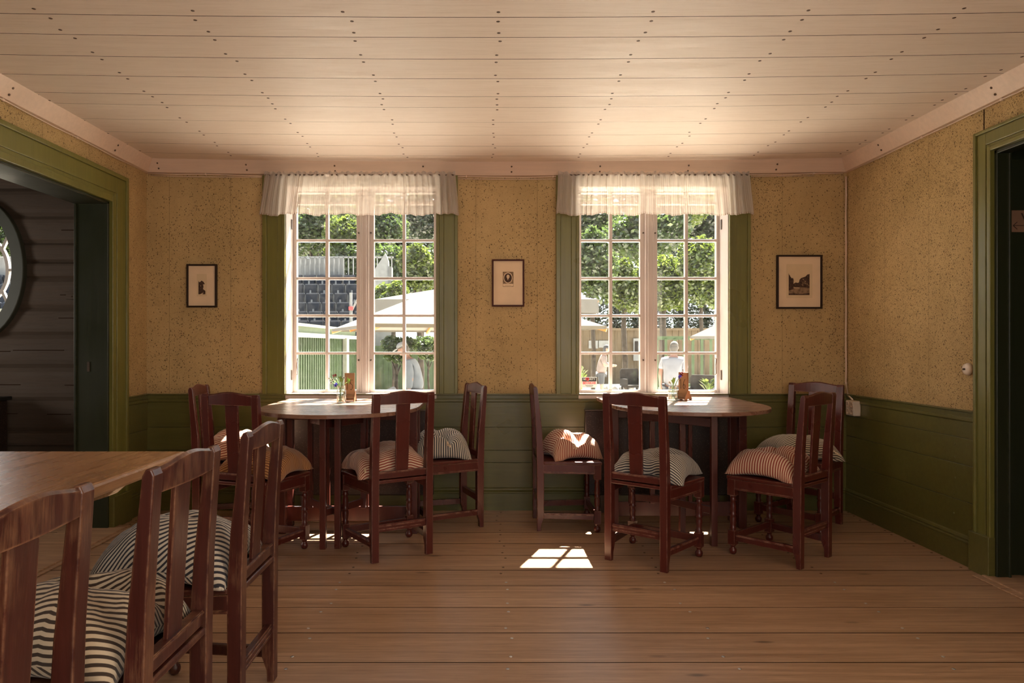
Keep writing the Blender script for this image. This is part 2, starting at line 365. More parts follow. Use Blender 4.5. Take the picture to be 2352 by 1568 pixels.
# ------------------------------------------------------------ CEILING
def zc(x): return 2.397 + .026*min(1, (x/2.43)**2)
cyl = [-1.6, -1.2, -.8, -.4, 0, .3, .6, .9, 1.15, 1.4, 1.6, 1.8, 2.02, 2.22, 2.42, 2.606, 2.778, 2.988, 3.209, 3.442, 3.60, 3.842, 4.08, 4.304, 4.526, 5.0]
mb = MB(); nx = 24
for i, (a, b) in enumerate(zip(cyl, cyl[1:])):
    r = R.random(); gg = R.choice((.8, 1.0, 1.35))*(.0022 if a < 3 else .0013) if i != 20 else .0006
    x0, x1 = XL-.08, XR+.08; vs = []
    for k in range(nx+1):
        x = x0+(x1-x0)*k/nx; z = zc(x)
        vs += [(x, a+gg, z), (x, b-gg, z), (x, b-gg, z+.02), (x, a+gg, z+.02)]
    fs = []
    for k in range(nx):
        for j in range(4): fs.append((k*4+j, k*4+(j+1) % 4, (k+1)*4+(j+1) % 4, (k+1)*4+j))
    mb.add(vs, fs, 0, False, r)
    for q_ in range(len(fs)): mb.mi[-len(fs)+q_] = 2 if q_ % 4 in (1, 3) else 0
    for k in range(nx):
        xa_, xb_ = x0+(x1-x0)*k/nx, x0+(x1-x0)*(k+1)/nx
        mb.add([(xa_, b-gg-.003, zc(xa_)+.003), (xb_, b-gg-.003, zc(xb_)+.003), (xb_, b+.008, zc(xb_)+.003), (xa_, b+.008, zc(xa_)+.003)], [(0, 1, 2, 3)], 2)
    for k in range(-4, 5):
        x = .06+.583*k
        if not (XL < x < XR): continue
        for yy in (a+.035, b-.04):
            if 2.2 < yy < 4.6:
                xx = x+R.uniform(-.012, .012); mb.lathe([(.0075, 0), (.006, -.001), (.0, -.0012)], (xx, yy, zc(xx)), 8, 1)
mb.box(-5.6, 4.6, -1.6, 5.0, 2.45, 2.6, 2)
mb.build('ceiling', [M['ceil'], M['nailhole'], M['gap']], kind='structure')
# ------------------------------------------------------------ WALLS
WIN = [(-1.377, -.329), (.653, 1.695)]; ZS = .79; ZT = 2.25; WO = 4.98
mb = MB()
xs = [XL-.2, WIN[0][0], WIN[0][1], WIN[1][0], WIN[1][1], XR+.2]
for i in (0, 2, 4):
    mb.box(xs[i], xs[i+1], W, WO, .80, 2.45, 0)
    mb.box(xs[i], xs[i+1], W, WO, -.6, .80, 1)
for i in (1, 3):
    mb.box(xs[i], xs[i+1], W, WO, ZT, 2.45, 0); mb.box(xs[i], xs[i+1], W, WO, -.6, ZS-.02, 1)
mb.build('wall_back', [M['wallpaper'], M['green']], kind='structure')
def boards_back(name):
    mb = MB(); zz = [.155, .33, .415, .575, .76]
    for a, b in zip(zz, zz[1:]): mb.box(XL, XR, W-.014, W, a+.0012, b-.0012, 0)
    for x, z in ((.395, .615), (.358, .555), (.418, .555), (-.6, .3), (.38, .2), (1.95, .5), (1.95, .3)):
        mb.lathe([(.006, 0), (.005, .003), (0, .004)], (0, 0, 0), 8, 0, T=Matrix.Translation((x, W-.014, z)) @ Matrix.Rotation(pi/2, 4, 'X'))
    return mb.build(name, M['green'], kind='structure', bevel=.002)
boards_back('trim_1')
# left wall with wide doorway, right wall with doorway
mb = MB(); DL0, DL1, DLZ = 2.3, 4.247, 2.036; tl = .195
mb.box(XL-tl, XL, DL1, WO-.13, .8, 2.45, 0); mb.box(XL-tl, XL, DL1, WO-.13, 0, .8, 1)
mb.box(XL-tl, XL, -1.6, DL0, .8, 2.45, 0); mb.box(XL-tl, XL, -1.6, DL0, 0, .8, 1)
mb.box(XL-tl, XL, DL0, DL1, DLZ, 2.45, 0)
mb.build('wall_left', [M['wallpaper'], M['green']], kind='structure')
DR0, DR1, DRZ = 2.45, 3.354, 2.10
mb = MB()
RT_ = .05
mb.box(XR, XR+RT_, DR1, WO-.05, .8, 2.45, 0); mb.box(XR, XR+RT_, DR1, WO-.05, 0, .8, 1)
mb.box(XR, XR+RT_, .3, DR0, .8, 2.45, 0); mb.box(XR, XR+RT_, .3, DR0, 0, .8, 1)
mb.box(XR, XR+RT_, -1.6, -1.2, 0, 2.45, 0); mb.box(XR, XR+RT_, -1.2, .3, 0, .8, 1); mb.box(XR, XR+RT_, -1.2, .3, 2.2, 2.45, 0)  # unseen opening beside the camera, added to go with its fill lamp
mb.box(XR, XR+RT_, DR0, DR1, DRZ, 2.45, 0)
mb.box(XR-.0015, XR+.001, 3.435, 3.441, 2.15, 2.33, 2)
mb.build('wall_right', [M['wallpaper'], M['green'], M['gap']], kind='structure')
# green boarding on the side walls
mb = MB()
for a, b in zip([.155, .33, .52, .66, .76], [.33, .52, .66, .76]): mb.box(XR-.012, XR, DR1+.14, W, a+.001, b-.001)
for y, z in ((3.63, .62), (3.63, .55), (3.63, .44), (3.64, .35), (3.64, .25)):
    mb.lathe([(.006, 0), (.005, .003), (0, .004)], (0, 0, 0), 8, 0, T=Matrix.Translation((XR-.012, y, z)) @ Matrix.Rotation(-pi/2, 4, 'Y'))
mb.build('trim_2', M['green'], kind='structure', bevel=.0015)
mb = MB()
for a, b in zip([.155, .36, .56, .76], [.36, .56, .76]): mb.box(XL, XL+.012, DL1+.19, W, a+.001, b-.001)
mb.build('trim_3', M['green'], kind='structure', bevel=.0015)
# rear wall behind the camera, with an opening added to go with the fill lamp
mb = MB()
for x0, x1, z0, z1 in ((-5.6, -.6, 0, 2.45), (1.4, 4.6, 0, 2.45), (-.6, 1.4, 0, .8), (-.6, 1.4, 2.2, 2.45)):
    mb.box(x0, x1, -1.75, -1.6, z0, z1, 0)
mb.build('wall_rear', M['wallpaper'], kind='structure')
# chair rails
def railprof(mb, p0, p1, inward):
    # p0,p1: ends (x,y); inward: unit normal into the room
    p0 = Vector((*p0, 0)); p1 = Vector((*p1, 0)); n = Vector((*inward, 0))
    prof = [(0, .745), (.012, .745), (.020, .753), (.020, .768), (.012, .772), (.012, .795), (.026, .800), (.026, .806), (0, .806)]
    vs = [p0+n*a+Vector((0, 0, z)) for a, z in prof]+[p1+n*a+Vector((0, 0, z)) for a, z in prof]; k = len(prof)
    mb.add(vs, [tuple(range(k)), tuple(range(2*k-1, k-1, -1))]+[(i, i+k, (i+1) % k+k, (i+1) % k) for i in range(k)])
mb = MB(); railprof(mb, (XL, W), (XR, W), (0, -1)); mb.build('trim_4', M['green'], kind='structure')
mb = MB(); railprof(mb, (XR, DR1+.13), (XR, W), (-1, 0)); mb.build('trim_5', M['green'], kind='structure')
mb = MB(); railprof(mb, (XL, DL1+.19), (XL, W), (1, 0)); mb.build('trim_6', M['green'], kind='structure')
def baseprof(name, p0, p1, n):
    mb = MB(); p0 = Vector((*p0, 0)); p1 = Vector((*p1, 0)); n = Vector((*n, 0))
    prof = [(0, 0), (.022, 0), (.022, .118), (.026, .122), (.026, .128), (.020, .132), (.024, .142), (.020, .152), (.010, .158), (.010, .166), (0, .168)]
    k = len(prof); vs = [p0+n*a+Vector((0, 0, z)) for a, z in prof]+[p1+n*a+Vector((0, 0, z)) for a, z in prof]
    mb.add(vs, [tuple(range(k)), tuple(range(2*k-1, k-1, -1))]+[(i, i+k, (i+1) % k+k, (i+1) % k) for i in range(k)])
    mb.build(name, M['green'], kind='structure')
baseprof('baseboard_back', (XL, W), (XR, W), (0, -1)); baseprof('baseboard_right', (XR, DR1+.14), (XR, W), (-1, 0))
baseprof('baseboard_left', (XL, DL1+.19), (XL, W), (1, 0))
# cornice
def cornice(name, pts, n):
    mb = MB(); n = Vector((*n, 0)); vs = []
    for (x, y) in pts:
        z = zc(x)
        for a, dz in ((0, 0), (.075, 0), (.070, -.008), (.022, -.082), (0, -.086)): vs.append(Vector((x, y, z+dz))+n*a)
    k = 5; fs = [tuple(range(k)), tuple(range(len(vs)-1, len(vs)-1-k, -1))]
    for i in range(len(pts)-1):
        for j in range(k): fs.append((i*k+j, i*k+(j+1) % k, (i+1)*k+(j+1) % k, (i+1)*k+j))
    mb.add(vs, fs)
    for i in range(0, len(pts)-1, 3):
        p = Vector((*pts[i], zc(pts[i][0]))); q = Vector((*pts[i+1], 0)); t = (Vector((q.x, q.y, p.z))-p)*.5
        for a, dz in ((.055, -.030), (.036, -.062)):
            c = p+t+n*(a+.002)+Vector((0, 0, dz)); rot = (n*.84+Vector((0, 0, -.54))).to_track_quat('Z', 'Y').to_matrix().to_4x4()
            mb.lathe([(.006, -.002), (.006, .0015), (0, .002)], (0, 0, 0), 8, 1, T=Matrix.Translation(c) @ rot)
    mb.build(name, [M['cornice'], M['nailhole']], kind='structure')
cornice('trim_7', [(XL+(XR-XL)*i/24, W) for i in range(25)], (0, -1))
cornice('trim_8', [(XR, -1.6+(W+1.6)*i/20) for i in range(21)], (-1, 0))
cornice('trim_9', [(XL, -1.6+(W+1.6)*i/20) for i in range(21)], (1, 0))
# cables tucked under the cornice
def cable(name, pts, r, label, clips=0):
    mb = MB(); mb.tube(pts, r, 6)
    o = mb.build(name, M['cable'], label=label, cat='cable', group=None)
    if clips:
        for i in range(2, len(pts)-1, clips):
            c = MB(); x, y, z = pts[i]; c.box(x-.004, x+.004, y-.008, y+.008, z-.006, z+.006); c.build('cable_clip', M['cable'], o, bevel=.001)
    return o
cable('cable', [(XL+.02+i*.2, W-.022-.003*sin(i*1.3), zc(XL+i*.2)-.094-.003*sin(i*2.1)) for i in range(25)], .0035, 'cream cable running under the cornice along the window wall', 3)
cable('cable', [(XL+.03+i*.2, W-.012, zc(XL+i*.2)-.104-.002*sin(i*1.1)) for i in range(24)], .0030, 'lower thinner cream cable along the top of the window wall')
cable('cable', [(XL+.018, .5+i*.2, zc(XL)-.094+.003*sin(i*1.9)) for i in range(21)], .0035, 'cream cable under the cornice above the wide left doorway', 3)
cable('cable', [(XR-.018, .5+i*.2, zc(XR)-.094+.002*sin(i*1.9)) for i in range(21)], .0035, 'cream cable under the cornice above the right doorway', 3)
cable('cable', [(XR-.012+.001*sin(i), W-.012, 2.31-i*.065) for i in range(23)]+[(XR-.02, W-.05, .80), (XR-.03, W-.13, .775)], .0055, 'cream cable dropping down the right corner to the socket box', 5)

# ------------------------------------------------------------ door casings
def casing_frame(name, axisx, inx, y0, y1, zt, wd, outx, jamb):
    # frame round a doorway in a side wall; inx = face plane, sgn into the room
    sgn = 1 if axisx < 0 else -1; d = empty(name, (axisx, (y0+y1)/2, 0), kind='structure')
    def part(nm, fn, mat):
        mb = MB(); fn(mb); o = mb.build(nm, mat, d, bevel=.003); o.matrix_parent_inverse = Matrix.Translation((-axisx, -(y0+y1)/2, 0)); return o
    def casing(mb):
        for a, b, t in ((0, wd*.2, .034), (wd*.2, wd*.34, .022), (wd*.34, wd*.86, .026), (wd*.86, wd, .036)):
            for yy0, yy1 in ((y1+a, y1+b), (y0-b, y0-a)): mb.box(axisx, axisx+sgn*t, yy0, yy1, 0, zt+b)
            mb.box(axisx, axisx+sgn*t, y0-a, y1+a, zt+a, zt+b)
    part('casing', casing, M['greenz'])
    def plinth(mb):
        for yy0, yy1 in ((y1-.005, y1+wd+.02), (y0-wd-.02, y0+.005)): mb.box(axisx-sgn*.03, axisx+sgn*.045, yy0, yy1, 0, .20)
    part('plinth_block', plinth, M['green'])
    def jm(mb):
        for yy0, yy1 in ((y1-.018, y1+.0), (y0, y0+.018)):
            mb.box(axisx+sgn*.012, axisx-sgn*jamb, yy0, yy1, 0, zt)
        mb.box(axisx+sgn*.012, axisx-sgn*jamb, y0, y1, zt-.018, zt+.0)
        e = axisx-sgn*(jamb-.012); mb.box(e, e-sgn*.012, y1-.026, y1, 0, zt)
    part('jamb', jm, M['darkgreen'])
    return d
d1 = casing_frame('door_1', XL, 0, DL0, DL1, DLZ, .19, 0, .195)
d2 = casing_frame('door_2', XR, 0, DR0, DR1, DRZ, .115, 0, .055)
mb = MB(); mb.box(XL-.115, XL-.10, DL1-.022, DL1-.016, .98, 1.04); mb.build('strike_plate', M['metal'], d1).matrix_parent_inverse = Matrix.Translation((-XL, -(DL0+DL1)/2, 0))
mb = MB(); mb.box(XR+.058, XR+.95, DR1+.012, DR1+.052, .01, 2.06)
o = mb.build('door_3', M['darkgreen'], bevel=.003, kind='structure')
mb = MB(); mb.box(XL-.24, XL+.11, DL0, DL1+.06, 0, .012); mb.box(XL+.11, XL+.14, DL0, DL1+.04, 0, .006); mb.build('trim_10', M['floor'], kind='structure', bevel=.004)
mb = MB(); mb.box(XR-.06, XR+.13, DR0, DR1+.02, 0, .012); mb.box(XR-.10, XR-.06, DR0, DR1+.03, 0, .007); mb.build('trim_11', M['floor'], kind='structure', bevel=.004)
# right-hand passage (dark), left-hand room
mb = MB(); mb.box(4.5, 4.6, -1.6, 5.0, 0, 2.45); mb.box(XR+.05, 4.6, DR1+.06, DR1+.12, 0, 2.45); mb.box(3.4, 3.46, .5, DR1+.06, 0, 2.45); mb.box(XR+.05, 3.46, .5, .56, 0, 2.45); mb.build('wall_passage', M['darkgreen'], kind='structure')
YR = 4.85; OX, OZ = -3.60, 1.685
OX = (-42-CX)*YR/F; OZ = CAMZ+(CY-618)*YR/F; OA, OB = .24, .41
mb = MB(); zl = [0, .215, .335, .46, .57, .68, .80, .935, 1.04, 1.13, 1.285, 1.395, 1.62, 1.735, 1.95, 2.05, 2.2, 2.45]
zl = [0, .20, .42, .53, .745, .98, 1.215, 1.405, 1.62, 1.735, 1.87, 2.06, 2.26, 2.46]
def oval_x(z, a, b):
    t = 1-((z-OZ)/b)**2; return a*sqrt(t) if t > 0 else 0
for a, b in zip(zl, zl[1:]):
    # each log: bulged profile, cut round the oval window
    n = 8; r = R.random()
    for i in range(n):
        z0 = a+(b-a)*i/n; z1 = a+(b-a)*(i+1)/n
        def bul(z): u = (z-a)/(b-a)*2-1; return YR+.022*abs(u)**5
        h = min(oval_x(z0, OA+.03, OB+.03), oval_x(z1, OA+.03, OB+.03))
        if h > 0 and (z0 < OZ+OB and z1 > OZ-OB): spans = ((-5.6, OX-h), (OX+h, XL-.02))
        else: spans = ((-5.6, XL-.02),)
        for x0, x1 in spans:
            mb.add([(x0, bul(z0), z0), (x1, bul(z0), z0), (x1, bul(z1), z1), (x0, bul(z1), z1), (x0, WO, z0), (x1, WO, z0), (x1, WO, z1), (x0, WO, z1)],
                   [(0, 1, 2, 3), (5, 4, 7, 6), (0, 4, 5, 1), (3, 2, 6, 7), (0, 3, 7, 4), (1, 5, 6, 2)], 0, False, r)
for z in (.31, .86, 1.10, 1.335, 1.50, 1.80, 1.96, .65):   # drying cracks
    x = -5; pts = []
    while x < XL-.25:
        L = R.uniform(.1, .45)
        if R.random() < .75 and not (OX-OA-.12 < x+L and x < OX+OA+.12 and abs(z-OZ) < OB+.12): mb.box(x, x+L, YR-.003, YR+.004, z+.004*sin(x*7), z+.004*sin(x*7)+.005, 1)
        x += L+.02
mb.build('wall_side_room', [M['log'], M['gap']], kind='structure')
mb = MB(); mb.box(-5.7, -5.6, -1.6, 5, 0, 2.45); mb.box(-5.6, XL-.195, 1.2, 1.3, 0, 2.45)
mb.build('wall_side_room_end', M['log'], kind='structure')
wo = empty('window_3', (OX, YR, OZ), kind='structure')
def ell(a, b, y, n=40): return [(a*cos(2*pi*k/n), y, b*sin(2*pi*k/n)) for k in range(n)]
def ring(mb, a0, b0, a1, b1, y0, y1, n=48, mi=0):
    A, B = ell(a0, b0, y0, n), ell(a1, b1, y0, n); C, D = ell(a0, b0, y1, n), ell(a1, b1, y1, n); fs = []
    for k in range(n):
        j = (k+1) % n
        fs += [(k, j, n+j, n+k), (2*n+k, 3*n+k, 3*n+j, 2*n+j), (k, 2*n+k, 2*n+j, j), (n+k, n+j, 3*n+j, 3*n+k)]
    mb.add(A+B+C+D, fs, mi, False)
mb = MB(); ring(mb, OA, OB, OA+.085, OB+.085, -.045, .0); ring(mb, OA, OB, OA+.015, OB+.015, -.01, .12); mb.build('frame', M['greygreen'], wo, bevel=.006)
mb = MB(); ring(mb, .135, .20, .158, .225, .05, .075); ring(mb, OA-.018, OB-.018, OA, OB, .045, .08)
for k in range(8):
    a = 2*pi*k/8; mb.bar((.150*cos(a), .062, .215*sin(a)), (OA*cos(a), .062, OB*sin(a)), .02, .022, up=(0, 1, 0))
mb.build('muntins', M['white'], wo)
mb = MB(); pts = ell(OA, OB, .066); mb.add(pts, [tuple(range(40))]); mb.build('pane', M['glass'], wo)
# wooden latch and dark cabinet in the side room
mb = MB(); x, y, z = PX(162, 681, YR-.02); mb.box(x-.03, x+.03, y-.005, y+.02, z-.018, z+.018); mb.lathe([(.006, 0), (.004, .006)], (0, 0, 0), 8, T=Matrix.Translation((x+.01, y-.005, z)) @ Matrix.Rotation(pi/2, 4, 'X'))
mb.build('wood_block', M['log'], bevel=.002, label='small wooden block screwed to the grey log wall beside the oval window', cat='block')
dk = empty('cabinet', (-3.66, 4.55, 0), label='black speckled cabinet in the side room against the log wall', cat='cabinet')
mb = MB(); mb.box(-.33, .33, -.2, .22, .06, .76); mb.build('body', M['speckled'], dk, bevel=.006)
mb = MB(); mb.box(-.35, .35, -.22, .24, .76, .785); mb.build('top', M['black'], dk, bevel=.004)
mb = MB(); mb.box(-.3, -.01, -.21, -.2, .1, .73); mb.build('door', M['speckled'], dk, bevel=.003)
mb = MB(); mb.box(.01, .3, -.21, -.2, .1, .73); mb.build('door', M['speckled'], dk, bevel=.003)
for sx in (-.29, .29):
    for sy in (-.16, .18): mb = MB(); mb.box(sx-.02, sx+.02, sy-.02, sy+.02, 0, .06); mb.build('foot', M['black'], dk)

# ------------------------------------------------------------ WINDOWS 1 and 2
GX = [[(-1.346, -1.142), (-1.117, -.916), (-.791, -.587), (-.565, -.361)], [(.697, .90), (.921, 1.120), (1.243, 1.443), (1.466, 1.668)]]
GZ = [.8205, 1.084, 1.354, 1.622, 1.894, 2.163, 2.237]; GY = 4.92
def local(o, parent):
    o.parent = parent; o.matrix_parent_inverse = Matrix.Translation(parent.location).inverted(); return o
for wi in (0, 1):
    x0, x1 = WIN[wi]; gx = GX[wi]; xm = (x0+x1)/2
    wn = empty('window_%d' % (wi+1), (xm, W, ZS), kind='structure')
    mb = MB()   # lining of the recess, white
    mb.box(x0-.02, x0+.006, W-.012, WO, ZS, ZT); mb.box(x1-.006, x1+.02, W-.012, WO, ZS, ZT); mb.box(x0, x1, W, WO, ZT-.008, ZT+.02)
    local(mb.build('lining', M['white']), wn)
    mb = MB(); mb.box(x0-.0, x1+.0, W-.014, WO+.04, ZS-.02, ZS+.012); local(mb.build('sill', M['white'], bevel=.003), wn)
    for s in (0, 1):   # two casements
        a, b = gx[s*2][0], gx[s*2+1][1]; mb = MB(); st = .042
        oa = max(a-st, x0+.006); ob = min(b+st, x1-.006)
        if s == 0: ob = b+.036
        else: oa = a-.036
        ya, yb = GY-.020, GY+.022
        mb.box(oa, a, ya, yb, ZS+.002, ZT-.01); mb.box(b, ob, ya, yb, ZS+.002, ZT-.01)
        mb.box(a, b, ya, yb, ZS+.002, GZ[0]); mb.box(a, b, ya, yb, GZ[-1], ZT-.01)
        m0, m1 = gx[s*2][1], gx[s*2+1][0]; c = (m0+m1)/2
        mb.box(c-.011, c+.011, ya+.006, yb, GZ[0], GZ[-1])
        for z in GZ[1:-1]: mb.box(a, b, ya+.004, yb, z-.009, z+.009)
        sash = local(mb.build('sash', M['white'], bevel=.003), wn)
        mb = MB(); mb.box(a, b, GY+.004, GY+.007, GZ[0], GZ[-1]); mb.build('pane', M['glass'], sash)
        kx = (b+.018) if s == 0 else (a-.018)
        for z in (.93, 1.035, 1.945):
            if z == .93: continue
            mb = MB(); mb.lathe([(.004, 0), (.003, .012), (.007, .016), (.006, .024), (0, .026)], (0, 0, 0), 10, T=Matrix.Translation((kx, ya, z)) @ Matrix.Rotation(pi/2, 4, 'X'))
            mb.build('catch', M['metal'], sash)
    cxm = (gx[1][1]+gx[2][0])/2
    mb = MB(); mb.box(cxm-.030, cxm+.030, GY-.052, WO, ZS, ZT-.005); mb.box(cxm-.016, cxm+.016, GY-.064, GY-.052, ZS, ZT-.005)
    local(mb.build('mullion', M['white'], bevel=.004), wn)
    # hinges and stay hook on the reveal side
    hx = x0+.010 if wi == 0 else x1-.010
    for z in (.93, 2.00):
        mb = MB(); mb.box(hx-.002, hx+.002, GY-.075, GY-.055, z-.035, z+.035); local(mb.build('hinge', M['metal']), wn)
    hk = x0+.04 if wi == 0 else x1-.04
    mb = MB(); mb.tube([(hk, GY-.03, 1.05), (hk+.004, GY-.045, 1.045), (hk, GY-.045, 1.0), (hk+.003, GY-.04, .94), (hk-.002, GY-.035, .93)], .0032, 6); local(mb.build('stay_hook', M['metal']), wn)
    # green casing
    tr = empty('trim_%d' % (12+wi), (xm, W, .806), kind='structure')
    for s, e in ((-1, x0), (1, x1)):
        mb = MB(); wd = .155 if s < 0 else .146
        for a, b, t in ((0, .018, .034), (.018, .05, .026), (.05, .125, .020), (.125, wd, .030)):
            mb.box(e+s*a, e+s*b, W-t, W, .806, 2.315)
        mb.box(e-s*.003, e+s*.004, W-.040, W-.010, .806, 2.315)
        local(mb.build('casing_side', M['greenz'], bevel=.0025), tr)
    mb = MB(); mb.box(x0-.15, x1+.14, W-.026, W, ZT, 2.315); local(mb.build('casing_head', M['green'], bevel=.0025), tr)

# valances
def valance(x0t, x1t, x0b, x1b, seed, label):
    rr = random.Random(seed); n = 260; m = 22; zt, zb = 2.326, 2.030; y0 = W-.075
    ph = []; t = 0
    knots = [0]
    while knots[-1] < 1: knots.append(knots[-1]+rr.uniform(.018, .05))
    amps = [rr.uniform(.008, .030) for _ in knots]
    verts = []; uvs = []
    for j in range(m+1):
        v = j/m
        for i in range(n+1):
            u = i/n; k = max(q for q in range(len(knots)) if knots[q] <= u); w_ = (knots[k+1]-knots[k]) if k+1 < len(knots) else .03
            f = (u-knots[k])/w_; amp = amps[k]
            fold = sin(pi*f)**2*amp*(1.15 if v < .9 else 1.0)*(.65+.5*v)
            x = (x0t+(x1t-x0t)*u)*(1-v)+(x0b+(x1b-x0b)*u)*v + .003*sin(u*43+v*3)
            z = zt+(zb-zt)*v
            if v == 0: z += .005*sin(u*190)+.003*sin(u*77)
            if v < .06: fold = .004*sin(u*260+1)
            z += v*(.006*sin(u*26+seed)+.004*sin(u*60))
            y = y0-fold-.01*v*v + .004*noise.noise(Vector((u*30, v*3, seed)))
            if abs(v-.09) < .03: y += .003
            verts.append((x, y, z)); uvs.append((u*(x1b-x0b)*1.7, (1-v)*.3))
    fs = []
    for j in range(m):
        for i in range(n): a = j*(n+1)+i; fs.append((a, a+1, a+n+2, a+n+1))
    e = empty('valance', ((x0t+x1t)/2, y0, zt), label=label, cat='curtain', group='short gathered valances over the two windows')
    me = bpy.data.meshes.new('cloth'); me.from_pydata(verts, [], fs); me.materials.append(M['sheer'])
    ul = me.uv_layers.new(name='UVMap')
    for p in me.polygons:
        p.use_smooth = True
        for li in p.loop_indices: ul.data[li].uv = uvs[me.loops[li].vertex_index]
    o = bpy.data.objects.new('cloth', me); COL.objects.link(o); local(o, e)
    mb = MB(); mb.tube([(x0t+.003, y0+.004, zt-.02), (x1t-.003, y0+.004, zt-.02)], .005, 8)
    for x in (x0t+.01, x1t-.01): mb.tube([(x, y0+.004, zt-.02), (x, W-.022, zt-.02)], .004, 6)
    local(mb.build('rod', M['metal']), e)
valance(-1.500, -.195, -1.535, -.175, 3, 'striped sheer valance gathered over the left window')
valance(.505, 1.815, .490, 1.835, 8, 'striped sheer valance gathered over the right window')

# radiators
for x0, x1, lb in ((-1.36, -.345, 'dark speckled flat panel radiator below the left window'), (.688, 1.715, 'dark speckled flat panel radiator below the right window')):
    e = empty('radiator', ((x0+x1)/2, W-.07, .11), label=lb, cat='radiator', group='panel radiators under the windows')
    mb = MB(); mb.box(x0, x1, W-.09, W-.045, .12, .695); local(mb.build('panel', M['speckled'], bevel=.006), e)
    mb = MB(); mb.box(x0, x1, W-.092, W-.043, .695, .701); local(mb.build('top_edge', M['metal']), e)
    for x in (x0+.12, x1-.12):
        mb = MB(); mb.box(x-.02, x+.02, W-.045, W-.014, .2, .62); local(mb.build('bracket', M['metal']), e)
        mb = MB(); mb.box(x-.015, x+.015, W-.08, W-.055, .0, .12); local(mb.build('foot', M['metal']), e)

# ------------------------------------------------------------ pictures
def picture(xa, xb, ya, yb, frame, fw, label, art):
    a = PX(xa, ya, W); b = PX(xb, yb, W); cx_, cz_ = (a[0]+b[0])/2, (a[2]+b[2])/2; w2, h2 = (b[0]-a[0])/2, (a[2]-b[2])/2
    e = empty('framed_picture', (cx_, W, cz_), label=label, cat='picture', group='small framed prints on the window wall')
    mb = MB()
    mb.box(-w2, w2, -.022, -.001, h2-fw, h2); mb.box(-w2, w2, -.022, -.001, -h2, -h2+fw); mb.box(-w2, -w2+fw, -.022, -.001, -h2+fw, h2-fw); mb.box(w2-fw, w2, -.022, -.001, -h2+fw, h2-fw)
    mb.build('frame', frame, e, bevel=.0015)
    mb = MB(); mb.box(-w2+fw, w2-fw, -.012, -.002, -h2+fw, h2-fw); art(mb.build('mat_board', M['mat'], e))
    return e
def flat(mb, pts, y, mi): mb.add([(x, y, z) for x, z in pts], [tuple(range(len(pts)))], mi)
def blob(mb, cx, cz, rx, rz, y, mi, n=18, seed=0, j=.18):
    rr = random.Random(seed); flat(mb, [(cx+rx*cos(2*pi*k/n)*(1+rr.uniform(-j, j)), cz+rz*sin(2*pi*k/n)*(1+rr.uniform(-j, j))) for k in range(n)], y, mi)
def art1(e):
    u = 1/331/12.06  # crop pixels -> metres (12.06 crop px per px)
    cx_, cy_ = 555, 800
    def q(x, y): return ((x-cx_)*u, -(y-cy_)*u)
    mb = MB(); x0, z0 = q(412, 1090); x1, z1 = q(692, 475); mb.box(x0, x1, -.0128, -.012, z0, z1); mb.build('plate_border', M['print'], e)
    mb = MB()
    flat(mb, [q(*p) for p in ((458, 1035), (652, 1035), (652, 940), (585, 890), (600, 830), (590, 760), (640, 755), (600, 690), (545, 655), (500, 700), (480, 700), (460, 655))], -.0132, 0)
    flat(mb, [q(*p) for p in ((500, 1035), (570, 1035), (600, 985), (575, 1000))], -.0135, 1); blob(mb, *q(525, 800), .004, .005, -.0135, 2, 10, 3)
    mb.build('print', [M['ink'], M['print'], M['ink2']], e, fixn=False)
def art2(e):
    u = 1/331/11.2
    def q(x, y): return ((x-635)*u, -(y-775)*u)
    mb = MB(); x0, z0 = q(497, 870); x1, z1 = q(772, 488); mb.box(x0, x1, -.0128, -.012, z0, z1, 0)
    x0, z0 = q(503, 860); x1, z1 = q(765, 795); mb.box(x0, x1, -.0131, -.0128, z0, z1, 1)
    c = q(632, 645)
    flat(mb, [(c[0]+115*u*cos(2*pi*k/32), c[1]+140*u*sin(2*pi*k/32)) for k in range(32)], -.0132, 1)
    flat(mb, [(c[0]+98*u*cos(2*pi*k/32), c[1]+120*u*sin(2*pi*k/32)) for k in range(32)], -.0134, 2)
    flat(mb, [q(*p) for p in ((565, 735), (580, 690), (620, 670), (650, 670), (690, 690), (705, 735), (632, 763))], -.0136, 3)
    flat(mb, [q(632+38*cos(2*pi*k/20), 612+50*sin(2*pi*k/20)) for k in range(20)], -.0138, 1)
    flat(mb, [q(634+24*cos(2*pi*k/20), 620+34*sin(2*pi*k/20)) for k in range(20)], -.0140, 4)
    flat(mb, [q(*p) for p in ((612, 655), (648, 655), (628, 705))], -.0140, 1)
    for k in range(9): x0, z0 = q(560+k*17, 835); mb.box(x0, x0+12*u, -.0134, -.0131, z0-3*u, z0+3*u, 3)
    mb.build('print', [M['ink2'], M['mat'], M['ink'], M['ink'], M['print']], e, fixn=False)
